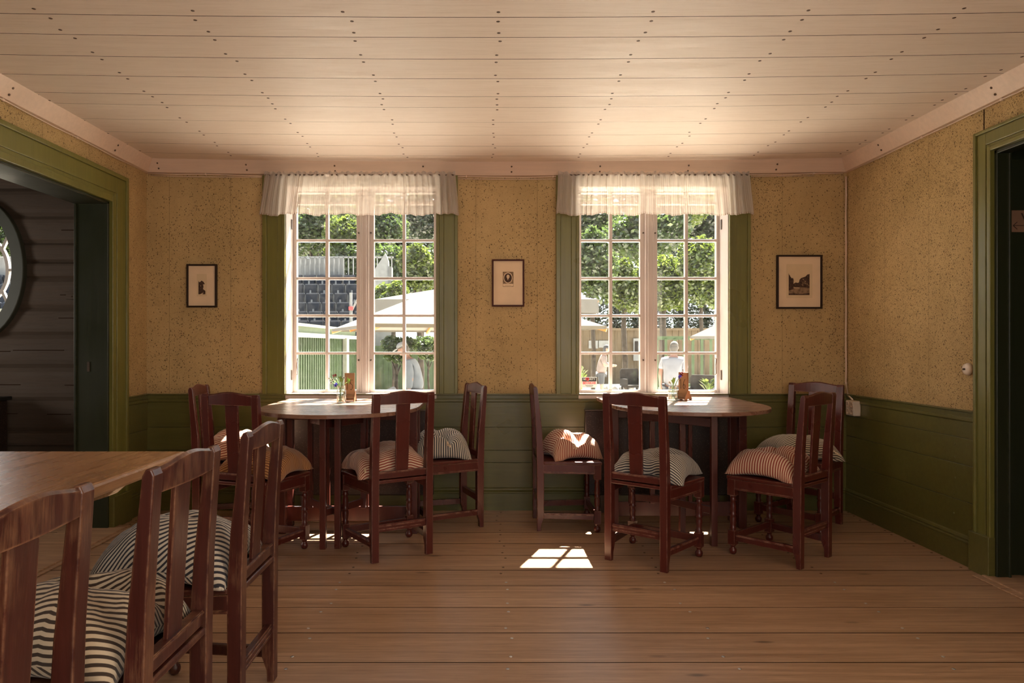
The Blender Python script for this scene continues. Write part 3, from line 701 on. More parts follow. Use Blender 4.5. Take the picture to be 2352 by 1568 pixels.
def art3(e):
    u = 1/331/10.8
    def q(x, y): return ((x-695)*u, -(y-785)*u)
    mb = MB(); x0, z0 = q(375, 1185); x1, z1 = q(1020, 345); mb.box(x0, x1, -.0126, -.012, z0, z1, 0); mb.build('plate_border', M['print'], e)
    mb = MB()
    x0, z0 = q(430, 1112); x1, z1 = q(948, 870); mb.box(x0, x1, -.013, -.0127, z0, z1, 1)
    flat(mb, [q(*p) for p in ((430, 1112), (948, 1112), (948, 1060), (700, 1090), (560, 1070), (430, 1075))], -.0133, 0)
    flat(mb, [q(*p) for p in ((430, 1000), (545, 970), (548, 860), (555, 740), (535, 680), (510, 700), (470, 650), (470, 635), (450, 620), (430, 570))], -.0133, 0)
    flat(mb, [q(*p) for p in ((948, 935), (850, 925), (700, 920), (545, 905), (550, 830), (600, 800), (650, 810), (685, 800), (700, 730), (740, 690), (800, 670), (850, 650), (890, 605), (948, 590))], -.0132, 0)
    flat(mb, [q(*p) for p in ((560, 925), (700, 930), (700, 945), (555, 940))], -.0134, 2)
    for k in range(14): rr = random.Random(k); blob(mb, *q(rr.uniform(740, 930), rr.uniform(700, 880)), .0035, .005, -.0135, 1, 9, k)
    mb.build('print', [M['ink'], M['ink2'], M['print']], e, fixn=False)
picture(431, 500, 607, 706, M['frame_dark'], .012, 'small black framed print with narrow tree view, left of the left window', art1)
picture(1130, 1204, 596, 704, M['frame_red'], .011, 'reddish brown framed oval portrait print hanging between the two windows', art2)
picture(1782, 1886, 586, 709, M['frame_dark'], .012, 'largest dark framed park landscape print, right of the right window', art3)

# light switch, socket box
e = empty('light_switch', (XR, 3.545, 1.02), label='round white porcelain light switch on the right wall beside the door casing', cat='switch')
T = Matrix.Rotation(-pi/2, 4, 'Y')
mb = MB(); mb.lathe([(.032, 0), (.032, .008), (.028, .018), (.016, .022), (0, .023)], n=24, T=T); mb.build('base', M['plastic'], e)
mb = MB(); mb.lathe([(.005, .02), (.005, .032), (0, .034)], n=10, T=T); mb.build('knob', M['metal'], e)
e = empty('socket_box', (XR, 4.59, .67), label='cream surface mounted socket box with four round outlets by right corner', cat='socket')
mb = MB(); mb.box(-.062, -.012, -.05, .05, 0, .10); mb.build('body', M['plastic'], e, bevel=.006)
for yy in (-.024, .024):
    for zz in (.027, .073):
        mb = MB(); mb.lathe([(.019, 0), (.019, .002), (.016, .002), (.015, .0012), (0, .0012)], n=20, mi=0, T=Matrix.Translation((-.062, yy, zz)) @ T)
        for k in (-1, 1): mb.lathe([(.003, .0012), (.0, .002)], (0, .006*k, 0), 8, 1, T=Matrix.Translation((-.062, yy, zz)) @ T)
        mb.build('outlet', [M['cable'], M['black']], e)
# WC sign on the dark door leaf
sx, sy, sz = PX(2312, 508, DR1+.008); 
e = empty('sign', (sx+.115, DR1+.010, sz), label='small brown WC sign with left arrow on dark green door leaf', cat='sign')
mb = MB(); mb.box(-.115, .115, -.006, .0, -.054, .054); mb.build('board', M['signwood'], e, bevel=.003)
text_mesh('lettering', 'WC', .048, M['signink'], e, (.0, -.0066, .020), (pi/2, 0, 0), bold=.0008, sx=1.1)
mb = MB(); mb.box(-.085, .075, -.0072, -.006, -.0235, -.0205); mb.bar((-.086, -.0066, -.022), (-.066, -.0066, -.004), .003, .0012, up=(0, 1, 0)); mb.bar((-.086, -.0066, -.022), (-.066, -.0066, -.040), .003, .0012, up=(0, 1, 0)); mb.build('arrow', M['signink'], e)

# ------------------------------------------------------------ CHAIR
def make_chair(mat):
    r = empty('dining_chair', (0, 0, 0)); hx = .157
    for s in (-1, 1):
        prof = [(-.020, 0), (.004, 0), (.006, .04), (.022, .085), (.0225, .43), (.012, .60), (-.018, .875), (-.026, .889), (-.038, .889), (-.044, .875), (-.028, .62), (-.0225, .43)]
        mb = MB(); mb.prism(prof, s*hx-.0205, s*hx+.0205, 'x'); mb.build('rear_post', mat, r, bevel=.003)
    n = 16
    mb = MB(); vs = []
    for i in range(n+1):
        t = i/n; x = -.137+.274*t; top = .886+.016*(sin(pi*t)**1.5); dy = -.008*sin(pi*t)
        for y, z in ((-.022+dy, .832), (-.022+dy, .840), (-.024+dy, top-.006), (-.031+dy, top), (-.040+dy, top-.006), (-.038+dy, .832)): vs.append((x, y, z))
    fs = [tuple(range(6)), tuple(range(len(vs)-1, len(vs)-7, -1))]
    for i in range(n):
        for j in range(6): fs.append((i*6+j, i*6+(j+1) % 6, (i+1)*6+(j+1) % 6, (i+1)*6+j))
    mb.add(vs, fs); mb.box(-.137, .137, -.0215, -.019, .834, .838); mb.build('crest_rail', mat, r)
    mb = MB(); mb.prism([(-.036, .470), (.036, .470), (.038, .60), (.040, .835), (-.040, .835), (-.038, .60)], -.006, .006, 'y', T=Matrix(((1, 0, 0, 0), (0, 1, -.0585, .028), (0, 0, 1, 0), (0, 0, 0, 1))))
    mb.build('splat', mat, r, bevel=.002)
    mb = MB(); mb.box(-.137, .137, -.014, .012, .438, .474); mb.box(-.137, .137, -.017, -.014, .466, .472); mb.build('lower_back_rail', mat, r, bevel=.003)
    mb = MB(); mb.prism([(-.136, -.02), (.136, -.02), (.180, .024), (.218, .372), (-.218, .372), (-.180, .024)], .413, .431, 'z'); mb.build('seat', mat, r, bevel=.004)
    for s in (-1, 1):
        mb = MB(); a = (s*.168, .02, .385); b = (s*.200, .325, .385)
        mb.bar(a, b, .020, .054); mb.bar((a[0]+s*.012, a[1], .362), (b[0]+s*.012, b[1], .362), .005, .008); mb.build('side_apron', mat, r)
        mb = MB(); mb.bar((s*.163, .02, .095), (s*.193, .325, .095), .020, .036); mb.bar((s*.174, .02, .105), (s*.204, .325, .105), .004, .004); mb.build('side_stretcher', mat, r, bevel=.002)
        mb = MB(); x, y = s*.196, .345
        mb.box(x-.021, x+.021, y-.021, y+.021, .325, .413)
        mb.lathe([(.021, .325), (.015, .317), (.013, .308), (.019, .300), (.013, .292), (.0165, .27), (.018, .24), (.014, .226), (.021, .219), (.014, .212), (.018, .198), (.0165, .17), (.013, .152), (.019, .145), (.014, .138), (.020, .132)], (x, y, 0), 14)
        mb.box(x-.020, x+.020, y-.020, y+.020, .055, .132)
        mb.lathe([(.013, .002), (.019, .010), (.021, .021), (.019, .031), (.012, .038), (.012, .044), (.018, .052), (.018, .056)], (x, y, 0), 14)
        mb.build('front_leg', mat, r)
    mb = MB(); mb.box(-.176, .176, .335, .355, .360, .412); mb.box(-.176, .176, .355, .3575, .362, .368); mb.build('front_apron', mat, r, bevel=.002)
    mb = MB(); mb.box(-.137, .137, -.012, .010, .158, .198); mb.box(-.137, .137, -.015, -.012, .185, .190); mb.box(-.137, .137, -.015, -.012, .168, .172); mb.build('back_stretcher', mat, r, bevel=.002)
    mb = MB(); mb.box(-.177, .177, .336, .354, .080, .118); mb.build('front_stretcher', mat, r, bevel=.002)
    return r
c0 = make_chair(M['chair']); c0w = make_chair(M['chairworn']); used = {}
CH = {}
def place_chair(key, mid, face, label, worn=False, group='oxblood red wooden dining chairs'):
    src = c0w if worn else c0
    c = src if src.name not in used else copy_tree(src); used[src.name] = 1
    c.location = (mid[0], mid[1], 0); c.rotation_euler = (0, 0, atan2(-face[0], face[1]))
    tag(c, label, 'chair', group); CH[key] = c; return c
place_chair('C1', (.344, 4.366), (1, .01), 'red chair seen from the side, left end of the right table')
place_chair('C6', (.7925, 3.5485), (.2165, .2675), 'red chair with its back to us at the right table, blue striped cushion')
place_chair('C7', (1.7335, 3.5985), (-.218, .2665), 'red chair angled at right front of the right table, red striped cushion')
place_chair('C8', (2.165, 4.485), (-.77, -.64), 'red chair in the right back corner behind the others, facing the room')
place_chair('C3', (-.444, 3.6745), (-.178, .305), 'red chair with its back to us at the front of the left table')
place_chair('C4', (-.085, 4.45), (-.93, -.36), 'red chair against the wall between windows, right end of left table')
place_chair('C2', (-1.31, 3.58), (.33, .94), 'dark red chair with orange cushion at left front of the left table')
place_chair('C1L', (-1.75, 4.27), (1, .11), 'bright red chair at the far left end of the left table')
place_chair('A', (-.735, 2.185), (-1, .0), 'worn red chair farthest along the big foreground table', True)
place_chair('B', (-.730, 1.600), (-1, .01), 'worn red chair in the middle of the row at the foreground table', True)
place_chair('C', (-.780, 1.12), (-1, -.02), 'worn red chair nearest the camera, cropped at lower left corner', True)

# ------------------------------------------------------------ CUSHIONS
def cushion(chair, lx, ly, size, h, rot, mat, seed, label, along='u', creases=(), tilt=(0, 0), lift=0.0, tie=None, puff=.36, uang=0.0):
    rr = random.Random(seed); n = 44; a = size/2; verts = []; uvs = []
    def P(u, v, side):
        cu = 1-.10*(1-v*v)*abs(u)**1.5; cv = 1-.10*(1-u*u)*abs(v)**1.5
        x = a*u*cu; y = a*v*cv
        b = max(0.0, (1-abs(u)**2.8)*(1-abs(v)**2.8)); bb = b**puff if b > 0 else 0
        big = noise.noise(Vector((u*1.3+seed, v*1.3, 0)))*.16
        seam = h*.30*(1-(u*v)**2*.85)
        z = seam + side*bb*(h*(.70+big) if side > 0 else h*.30)
        if side > 0:
            for (cx_, cy_, ang, wd, dp, ln) in creases:
                dx, dy = u-cx_, v-cy_; s_ = dx*cos(ang)+dy*sin(ang); t_ = -dx*sin(ang)+dy*cos(ang)
                z -= dp*h*math.exp(-(t_/wd)**2)*math.exp(-(s_/ln)**2)*bb
            wr = noise.noise(Vector((u*4+seed*3, v*4, 1)))*.006 + noise.noise(Vector((u*9, v*9, seed)))*.003
            e = max(abs(u), abs(v)); z += wr*bb
            th = atan2(v, u); z += .0045*sin(th*26+seed)*max(0, e-.55)*bb
        else: z = max(z, .0015)
        # corners sag towards the seat
        cr = (abs(u)*abs(v))**3; z -= cr*h*.22
        x += .006*noise.noise(Vector((u*3, v*3, seed+5))); y += .006*noise.noise(Vector((u*3, v*3, seed+9)))
        return x, y, max(z, .0015)
    for side in (1, -1):
        for j in range(n+1):
            for i in range(n+1):
                u = sin((i/n-.5)*pi)*.55+(2*i/n-1)*.45; v = sin((j/n-.5)*pi)*.55+(2*j/n-1)*.45
                verts.append(P(u, v, side)); uvs.append((u*a+side*.2+1, v*a+1))
    N = (n+1)**2
    for base in (0, N):   # arc-length texture coordinates so the ticking keeps its width
        m_ = n//2; U = {}; V = {}
        D_ = lambda p, q: sqrt(sum((verts[p][t]-verts[q][t])**2 for t in range(3)))
        for j in range(n+1):
            U[j*(n+1)+m_] = 0.0
            for i in range(m_, n): a_ = j*(n+1)+i; U[a_+1] = U[a_]+D_(base+a_, base+a_+1)
            for i in range(m_, 0, -1): a_ = j*(n+1)+i; U[a_-1] = U[a_]-D_(base+a_, base+a_-1)
        for i in range(n+1):
            V[m_*(n+1)+i] = 0.0
            for j in range(m_, n): a_ = j*(n+1)+i; V[a_+n+1] = V[a_]+D_(base+a_, base+a_+n+1)
            for j in range(m_, 0, -1): a_ = j*(n+1)+i; V[a_-n-1] = V[a_]-D_(base+a_, base+a_-n-1)
        for k_ in range(N): uvs[base+k_] = (U[k_]*cos(uang)-V[k_]*sin(uang)+1, V[k_]*cos(uang)+U[k_]*sin(uang)+1)
    fs = []
    for j in range(n):
        for i in range(n):
            k = j*(n+1)+i; fs.append((k, k+1, k+n+2, k+n+1)); fs.append((N+k, N+k+n+1, N+k+n+2, N+k+1))
    me = bpy.data.meshes.new('cushion'); me.from_pydata(verts, [], fs); me.materials.append(mat)
    ul = me.uv_layers.new(name='UVMap')
    for p in me.polygons:
        p.use_smooth = True
        for li in p.loop_indices:
            q = uvs[me.loops[li].vertex_index]; ul.data[li].uv = q if along == 'u' else (q[1], q[0])
    bm = bmesh.new(); bm.from_mesh(me); bmesh.ops.remove_doubles(bm, verts=bm.verts, dist=.0004); bmesh.ops.recalc_face_normals(bm, faces=bm.faces); bm.to_mesh(me); bm.free()
    o = bpy.data.objects.new('cushion', me); COL.objects.link(o)
    c = CH[chair]; th = c.rotation_euler.z
    wx = c.location.x+lx*cos(th)-ly*sin(th); wy = c.location.y+lx*sin(th)+ly*cos(th)
    o.location = (wx, wy, .4315+lift); o.rotation_euler = (tilt[0], tilt[1], rot)
    tag(o, label, 'cushion', 'striped ticking cushions on the chairs')
    if tie:
        for (u, v) in tie:
            x, y, z = P(u, v, 1); mb = MB()
            for k in range(3):
                an = rr.uniform(0, 6); pts = [(x, y, z)]
                for q in range(5): pts.append((x+u*.012*q+.008*sin(an+q), y+v*.012*q+.008*cos(an+q*1.3), max(.004, z-.006*q)))
                mb.tube(pts, .0022, 5)
            mb.lathe([(.002, -.004), (.007, 0), (.002, .005)], (x, y, z), 8); mb.build('tie', M['canvas'] if False else M['mat'], o)
    return o
cushion('C1', .0, .20, .33, .165, .3, M['red_s'], 1, 'plump red striped cushion in sunlight on side-on chair of right table', 'u', ((.2, -.5, 1.2, .22, .45, .6), (-.3, -.6, 2.2, .15, .3, .5)), tie=((-.2, -.9),))
cushion('C6', .0, .23, .41, .145, -.55, M['blue_s'], 2, 'navy striped cushion on back-turned chair of the right table', 'v', ((.35, -.2, 1.1, .16, .35, .6),))
cushion('C7', .0, .215, .385, .145, .72, M['red_s'], 3, 'folded red striped cushion on front right chair of right table', 'v', ((-.25, -.3, 1.3, .18, .6, .8), (.3, .1, 2.6, .12, .25, .6)))
cushion('C8', .0, .22, .40, .14, .1, M['dark_s'], 4, 'dark striped cushion on the right back corner chair', 'v', ((.3, 0, 1.4, .15, .3, .6),), lift=.0, tie=((.6, -.95),))
cushion('C3', .0, .235, .425, .145, .45, M['red_s'], 5, 'flat red striped cushion on front chair of the left table', 'v', ((-.45, 0, 1.4, .16, .25, .8),), tie=((-.75, -.9),))
cushion('C4', .0, .205, .35, .165, .2, M['blue_s'], 6, 'crumpled navy striped cushion on chair at right end of left table', 'u', ((.1, -.3, 1.8, .16, .5, .7), (-.3, -.4, .9, .12, .3, .5)), tie=((.1, -.9),))
cushion('C2', .02, .225, .40, .15, -.2, M['orange_s'], 7, 'orange striped cushion on dark chair left of the left table', 'v', ((.3, .1, 2.3, .15, .45, .7),), tie=((.1, -.95),))
cushion('C1L', .0, .20, .36, .18, .1, M['red_s'], 8, 'red striped cushion on the far left chair, mostly hidden', 'v', ((0, 0, .5, .2, .4, .7),))
cushion('A', .0, .235, .42, .17, .03, M['blue_s'], 9, 'navy striped cushion on the farthest foreground chair', 'v', ((-.2, .1, .3, .13, .35, .9), (.35, .3, 1.1, .14, .3, .5)), uang=-.7)
cushion('B', .0, .225, .40, .165, -.05, M['dark_s'], 10, 'plump brown striped cushion on middle foreground chair', 'v', ((0, .1, .15, .14, .5, 1.2), (-.4, .3, .8, .12, .3, .6)), uang=-.55)

# ------------------------------------------------------------ TABLES
def gate_table(cx_, cy_, rz, gates, label, ext):
    e = empty('gateleg_table', (cx_, cy_, 0), rz, label=label, cat='table', group='half round gateleg tables under the windows')
    # local: y = -forward (towards camera); back edge at y=0
    hw = .455; zt = .790; th = .021
    out = [(-hw+.0, 0), (hw, 0)]; m = 30
    for k in range(m+1):
        a = pi*k/m; out.append((hw*cos(a)*(1.0), -.42-.53*sin(a)**.9))
    seams = [ext, -.16, -.33, -.50, -.66, -.80, -.97]
    mb = MB()
    for s0, s1 in zip(seams, seams[1:]):   # boards of the top clipped to the outline
        pts = []
        def halfw(y):
            if y > -.42: return hw
            t = min(1, (-.42-y)/.53); return hw*cos(math.asin(min(1, t**(1/.9))))
        ys = [s0-(s0-s1)*k/10 for k in range(11)]; ys = [y for y in ys if y >= -.95] or [s0]
        if ys[-1] > max(s1, -.9495): ys.append(max(s1, -.9495))
        ys = [min(ys[0], s0-.0006)]+ys[1:-1]+[ys[-1]+.0006]
        poly = [(-halfw(y), y) for y in ys]+[(halfw(y), y) for y in reversed(ys)]
        n0 = len(mb.f); mb.prism(poly, zt-th, zt, 'z'); r = R.random()
        for q in range(n0, len(mb.f)): mb.r[q] = r
    mb.build('tabletop', M['tabletop'], e, bevel=.003)
    for x in (-.40, .40):
        for y in (-.09, -.25):
            mb = MB(); mb.box(x-.024, x+.024, y-.024, y+.024, 0, zt-th); mb.build('leg', M['table'], e, bevel=.003)
        mb = MB(); mb.box(x-.011, x+.011, -.228, -.112, .68, zt-th); mb.box(x-.011, x+.011, -.228, -.112, .06, .14); mb.build('end_rail', M['table'], e, bevel=.002)
    for y in (-.09, -.25):
        mb = MB(); mb.box(-.378, .378, y-.011, y+.011, .69, zt-th); mb.build('apron', M['table'], e, bevel=.002)
    mb = MB(); mb.box(-.390, .390, -.18, -.16, .055, .145); mb.build('stretcher', M['table'], e, bevel=.002)
    for x in (-.14, .10): mb = MB(); mb.box(x-.012, x+.012, -.182, -.158, .145, .69); mb.build('slat', M['table'], e, bevel=.002)
    for (px_, py_), (gx_, gy_) in gates:
        g_ = MB(); g_.box(gx_-.0175, gx_+.0175, gy_-.0175, gy_+.0175, 0, zt-th); gl = g_.build('gate_leg', M['table'], e, bevel=.003)
        for zz_, hh_ in ((.20, .04), (.70, .05)): g_ = MB(); g_.bar((px_, py_, zz_), (gx_, gy_, zz_), .018, hh_); g_.build('gate_rail', M['table'], e, bevel=.002)
        g_ = MB(); g_.box(px_-.015, px_+.015, py_-.015, py_+.015, .16, .725); g_.build('gate_post', M['table'], e, bevel=.002)
    return e
gate_table(-.83, 4.41, 0, [((.10, -.282), (-.075, -.572)), ((-.22, -.282), (.005, -.558))], 'round edged gateleg table under the left window, number 15 on it', .10)
gate_table(1.215, 4.53, 0, [((-.17, -.282), (.095, -.635)), ((-.30, -.282), (-.012, -.385))], 'round edged gateleg table under the right window, number 16 on it', .11)
# foreground table
e = empty('dining_table', (-1.55, 1.5, 0), label='long pale plank table in the left foreground', cat='table')
mb = MB(); prof = []
poly = [(-1.95, .45), (-1.0, .45), (-1.0, 2.30), (-1.95, 2.30)]
mb.box(-1.95, -1.0, .45, 2.30, .752, .790, 0, .4)
local(mb.build('tabletop', M['pine'], bevel=.009), e)
for yy in (2.02, .75):
    mb = MB(); pr = [(-1.85, .752), (-1.06, .752), (-1.065, .735), (-1.10, .705), (-1.16, .685), (-1.25, .678), (-1.60, .678), (-1.75, .685), (-1.80, .705)]
    mb.prism(pr, yy-.03, yy+.03, 'y'); local(mb.build('batten', M['pine'], bevel=.004), e)
    mb = MB(); mb.box(-1.60, -1.42, yy-.035, yy+.035, .06, .68); local(mb.build('trestle_post', M['pine'], bevel=.005), e)
    mb = MB(); mb.prism([(-1.80, 0), (-1.22, 0), (-1.24, .05), (-1.40, .08), (-1.62, .08), (-1.78, .05)], yy-.035, yy+.035, 'y'); local(mb.build('trestle_foot', M['pine'], bevel=.005), e)
mb = MB(); mb.box(-1.54, -1.48, .78, 1.99, .25, .36); local(mb.build('stretcher', M['pine'], bevel=.004), e)

# ------------------------------------------------------------ things on the tables
def digits(mb, s, x, z, h, wd, y):
    S = {'1': [[(.1, .80), (.5, 1), (.5, 0)]], '5': [[(.95, 1), (.25, 1), (.22, .58), (.55, .60), (.9, .45), (.92, .2), (.6, 0), (.2, .06)]],
         '6': [[(.8, 1), (.35, .7), (.15, .3), (.3, .04), (.65, 0), (.9, .2), (.8, .42), (.5, .48), (.2, .32)]]}
    for ch in s:
        for st in S[ch]: mb.tube([(x+p[0]*wd, y, z+p[1]*h) for p in st], .0016, 5)
        x += wd*1.15
def number_stand(x, y, rz, num, label):
    e = empty('number_stand', (x, y, .7905), rz, label=label, cat='table number', group='table number stands')
    mb = MB(); mb.box(-.031, .031, -.010, .010, .035, .178); pq_ = mb.build('plaque', M['stand'], e, bevel=.001)
    mb = MB()
    side = [(-.040, 0), (-.016, 0), (-.012, .007), (.012, .007), (.016, 0), (.040, 0), (.038, .014), (.024, .034), (.015, .055), (.0105, .062), (-.0105, .062), (-.015, .055), (-.024, .034), (-.038, .014)]
    for s in (-1, 1): mb.prism(side, s*.031, s*.037, 'x')
    for k, (d, z) in enumerate(((.034, .012), (.026, .024), (.020, .034))): mb.box(-.031, .031, -d, d, z-.006, z+.004)
    mb.build('base', M['stand'], e, bevel=.001)
    mb = MB(); digits(mb, num, -.024, .072, .062, .021, -.0108); mb.build('numeral', M['signink'], pq_)
number_stand(-.846, 4.30, 0, '15', 'upright brown number stand fifteen, behind the flower jar on left table')
number_stand(1.285, 4.40, -.85, '16', 'turned brown number stand sixteen with stepped foot on right table')
def jar(x, y, h, r, label, flowers):
    e = empty('flower_jar', (x, y, .7905), label=label, cat='vase', group='glass jars with wild flowers')
    mb = MB(); n = 20
    mb.lathe([(r*.9, 0), (r, .004), (r, h*.72), (r*.82, h*.82), (r*.8, h*.88), (r*.86, h*.90), (r*.86, h), (r*.80, h), (r*.76, h*.88), (r*.78, h*.82), (r*.94, h*.71), (r*.94, .008), (0.0005, .007)], n=n); mb.build('glass', M['jar'], e)
    mb = MB(); mb.lathe([(r*.9, .009), (r*.92, h*.45), (0.0005, h*.455)], n=n); mb.build('water', M['jar'], e)
    for (tx, ty, tz, kind) in flowers:
        mb = MB(); mb.tube([(R.uniform(-.5, .5)*r, R.uniform(-.4, .4)*r, .012), (tx*.15, ty*.1, h*.9), (tx*.6, ty*.6, h+(tz-h)*.6), (tx, ty, tz)], .0015, 5)
        st = mb.build('stem', M['stem'], e); f = MB(); c = Vector((tx, ty, tz))
        if kind == 'daisy':
            for k in range(9):
                a = 2*pi*k/9; p = c+Vector((cos(a)*.013, -.002, sin(a)*.011-.003)); q = c+Vector((cos(a+.25)*.008, 0, sin(a+.25)*.007)); q2 = c+Vector((cos(a-.25)*.008, 0, sin(a-.25)*.007))
                f.add([c, q, p, q2, c+Vector((0, .002, 0))], [(0, 1, 2, 3), (0, 3, 2, 4)], 0)
            f.lathe([(.001, -.003), (.004, 0), (.001, .003)], tuple(c), 8, 1); mt = [M['petal'], M['leaf_l']]
        elif kind == 'blue' or kind == 'maroon':
            for k in range(26):
                d = Vector((R.gauss(0, 1), R.gauss(0, 1), R.gauss(0, 1))).normalized()*.015; s_ = d.cross(Vector((.3, .5, .8))).normalized()*.004
                f.add([c, c+d*.7+s_, c+d, c+d*.7-s_], [(0, 1, 2, 3)], 0)
            mt = [M['blue'] if kind == 'blue' else M['maroon']]
        else:
            for k in range(5):
                d = Vector((R.uniform(-.02, .02), R.uniform(-.01, .01), R.uniform(.005, .03))); s_ = Vector((.006, 0, 0))
                f.add([c-Vector((0, 0, .02)), c+d*.5+s_, c+d, c+d*.5-s_], [(0, 1, 2, 3)], 0)
            mt = [M['stem']]
        f.build('blossom' if kind != 'leaf' else 'leaves', mt, st, fixn=False)
jar(-.872, 4.17, .105, .029, 'glass jar with blue, white and maroon flowers on left table', [(-.032, -.01, .112, 'blue'), (-.045, .01, .165, 'maroon'), (-.075, 0, .150, 'daisy'), (-.05, -.02, .145, 'daisy'), (-.065, .01, .125, 'daisy'), (.015, 0, .155, 'daisy'), (.04, .01, .13, 'leaf'), (.0, 0, .14, 'leaf')])
jar(1.205, 4.36, .088, .031, 'glass jar with a blue flower and buds on right table', [(.045, 0, .150, 'blue'), (.06, .01, .168, 'maroon'), (.0, 0, .125, 'leaf'), (.01, .01, .12, 'leaf'), (-.02, .0, .115, 'daisy')])
# security sticker on the glass of the right window
x0, y0, z0 = PX(1336, 890, GY-.0); x1, _, z1 = PX(1371, 866, GY)
e = empty('sticker', ((x0+x1)/2, GY-.001, (z0+z1)/2), label='small security company sticker at lower left of the right window', cat='sticker')
w2, h2 = (x1-x0)/2, (z1-z0)/2
mb = MB(); mb.box(-w2, w2, 0, .004, -h2, h2); mb.build('label_sheet', M['sticker_w'], e)
mb = MB(); mb.box(-w2*.94, w2*.94, -.0008, 0, h2*.20, h2*.92); hdr_ = mb.build('header', M['sticker_b'], e)
R2 = (pi/2, 0, 0)
text_mesh('lettering', 'SE', .019, M['sticker_w'], hdr_, (-w2*.62, -.0012, h2*.62), R2, .0003, sx=1.15, bold=.0004)
text_mesh('lettering', 'Q', .026, M['sticker_r'], hdr_, (-w2*.28, -.0014, h2*.64), R2, .0003, sx=1.1, bold=.0012)
text_mesh('lettering', 'URITY', .019, M['sticker_w'], hdr_, (w2*.30, -.0012, h2*.62), R2, .0003, sx=1.0, bold=.0004)
text_mesh('lettering', 'BEVAKAR', .026, M['sticker_r'], e, (0, -.0008, -h2*.12), R2, .0003, sx=.86, bold=.0006)
mb = MB(); 
for k in range(9): mb.box(-w2*.5+k*w2*.115, -w2*.5+k*w2*.115+.005, -.0006, 0, -h2*.62, -h2*.52)
for k in range(7): mb.box(-w2*.36+k*w2*.115, -w2*.36+k*w2*.115+.005, -.0006, 0, -h2*.86, -h2*.78)
mb.build('small_print', M['sticker_b'], e)

# ============================================================ OUTDOORS
GZ0 = -.60
mb = MB(); mb.box(-40, 45, WO, 70, GZ0-.1, GZ0); mb.build('ground', M['ground'], kind='structure')
def leaves_mesh(mb, cx_, cy_, cz_, rx, ry, rz, n, sz, rr, shell=.55):
    for _ in range(n):
        d = Vector((rr.gauss(0, 1), rr.gauss(0, 1), rr.gauss(0, 1))).normalized(); q = shell+(1-shell)*rr.random()**.6
        bump = 1+.22*noise.noise(Vector((d.x*2.3+cx_, d.y*2.3, d.z*2.3+cz_)))
        s = sz*.62*rr.uniform(.6, 1.35); p = Vector((cx_+d.x*rx*q*bump, cy_+d.y*ry*q*bump, cz_+d.z*rz*q*bump))
        a = Vector((rr.gauss(0, 1), rr.gauss(0, 1), rr.gauss(0, .6))).normalized(); b = a.cross(Vector((rr.gauss(0, 1), rr.gauss(0, 1), rr.gauss(0, 1)))).normalized()
        mb.add([p-a*s, p+b*s*.55-a*s*.1, p+a*s, p-b*s*.55-a*s*.1], [(0, 1, 2, 3)], 0, False, rr.random())
def tree(px_, pyc, Y, rpx, rpy, mat, label, trunk=True, n=4200, sz=.10, tr=.09, cat='tree', group=None, name='tree', seed=0, depth=1.0):
    rr = random.Random(seed+int(px_)); x, y, z = PX(px_, pyc, Y); s = Y/F; rx, rz = rpx*s, rpy*s; n = int(n*1.8)
    e = empty(name, (x, y, GZ0), label=label, cat=cat, group=group)
    mb = MB(); zz = z-GZ0
    k = 5 if rx > .8 else 3
    leaves_mesh(mb, 0, 0, zz, rx*.72, rx*.72*depth, rz*.78, n//2, sz, rr)
    for i in range(k):
        a = 2*pi*i/k+rr.random(); leaves_mesh(mb, rx*.5*cos(a), rx*.5*depth*sin(a), zz+rz*rr.uniform(-.45, .45), rx*.5, rx*.5*depth, rz*.5, n//(2*k), sz, rr, .4)
    mb.build('foliage', mat, e, fixn=False)
    if trunk:
        mb = MB(); pts = [(0, 0, 0), (.03, 0, zz*.3), (-.02, .02, zz*.6), (0, 0, zz)]
        mb.tube(pts, [tr, tr*.85, tr*.8, tr*.5], 10)
        for i in range(4):
            a = 2*pi*i/4; mb.tube([(0, 0, zz*.72), (rx*.3*cos(a), rx*.2*sin(a), zz*.9), (rx*.55*cos(a), rx*.4*sin(a), zz+rz*.2)], [tr*.45, tr*.3, tr*.12], 7)
        mb.build('trunk', M['bark'], e)
    return e
L, Mm, D = M['leaf_l'], M['leaf_m'], M['leaf_d']
# seen through the right window
tree(1362, 600, 24, 62, 105, Mm, 'leafy green tree at the left edge of the right window view', n=5200, sz=.13, seed=1)
tree(1434, 655, 25, 55, 75, L, 'lime leaved tree with thin trunk before the beige wall', n=5200, sz=.12, seed=2, tr=.12)
tree(1524, 650, 25, 62, 80, L, 'bright leaved tree behind the man in the white tee', n=5600, sz=.12, seed=3, tr=.15)
tree(1612, 620, 24, 60, 100, L, 'bright leaved tree at the right edge of the right window view', n=5600, sz=.13, seed=4)
tree(1480, 540, 33, 110, 80, Mm, 'tall mid green tree rising behind the lime trees', n=6500, sz=.20, seed=5)
tree(1620, 520, 36, 60, 60, D, 'dark treetop at the top right of the right window', n=3600, sz=.2, seed=6)
tree(1350, 510, 38, 70, 75, Mm, 'tall airy tree at the top left of the right window', n=4200, sz=.2, seed=7)
tree(1560, 470, 34, 95, 75, L, 'pale sunlit crown at the top of the right window', n=5200, sz=.2, seed=8)
mb = MB(); rr = random.Random(11)
for i in range(9):
    x, y, z = PX(1290+i*50, 737, 32); leaves_mesh(mb, x, y, z, .9, .7, 1.0, 1500, .12, rr)
mb.build('hedge', D, fixn=False, label='long dark clipped hedge above the beige wall', cat='hedge')
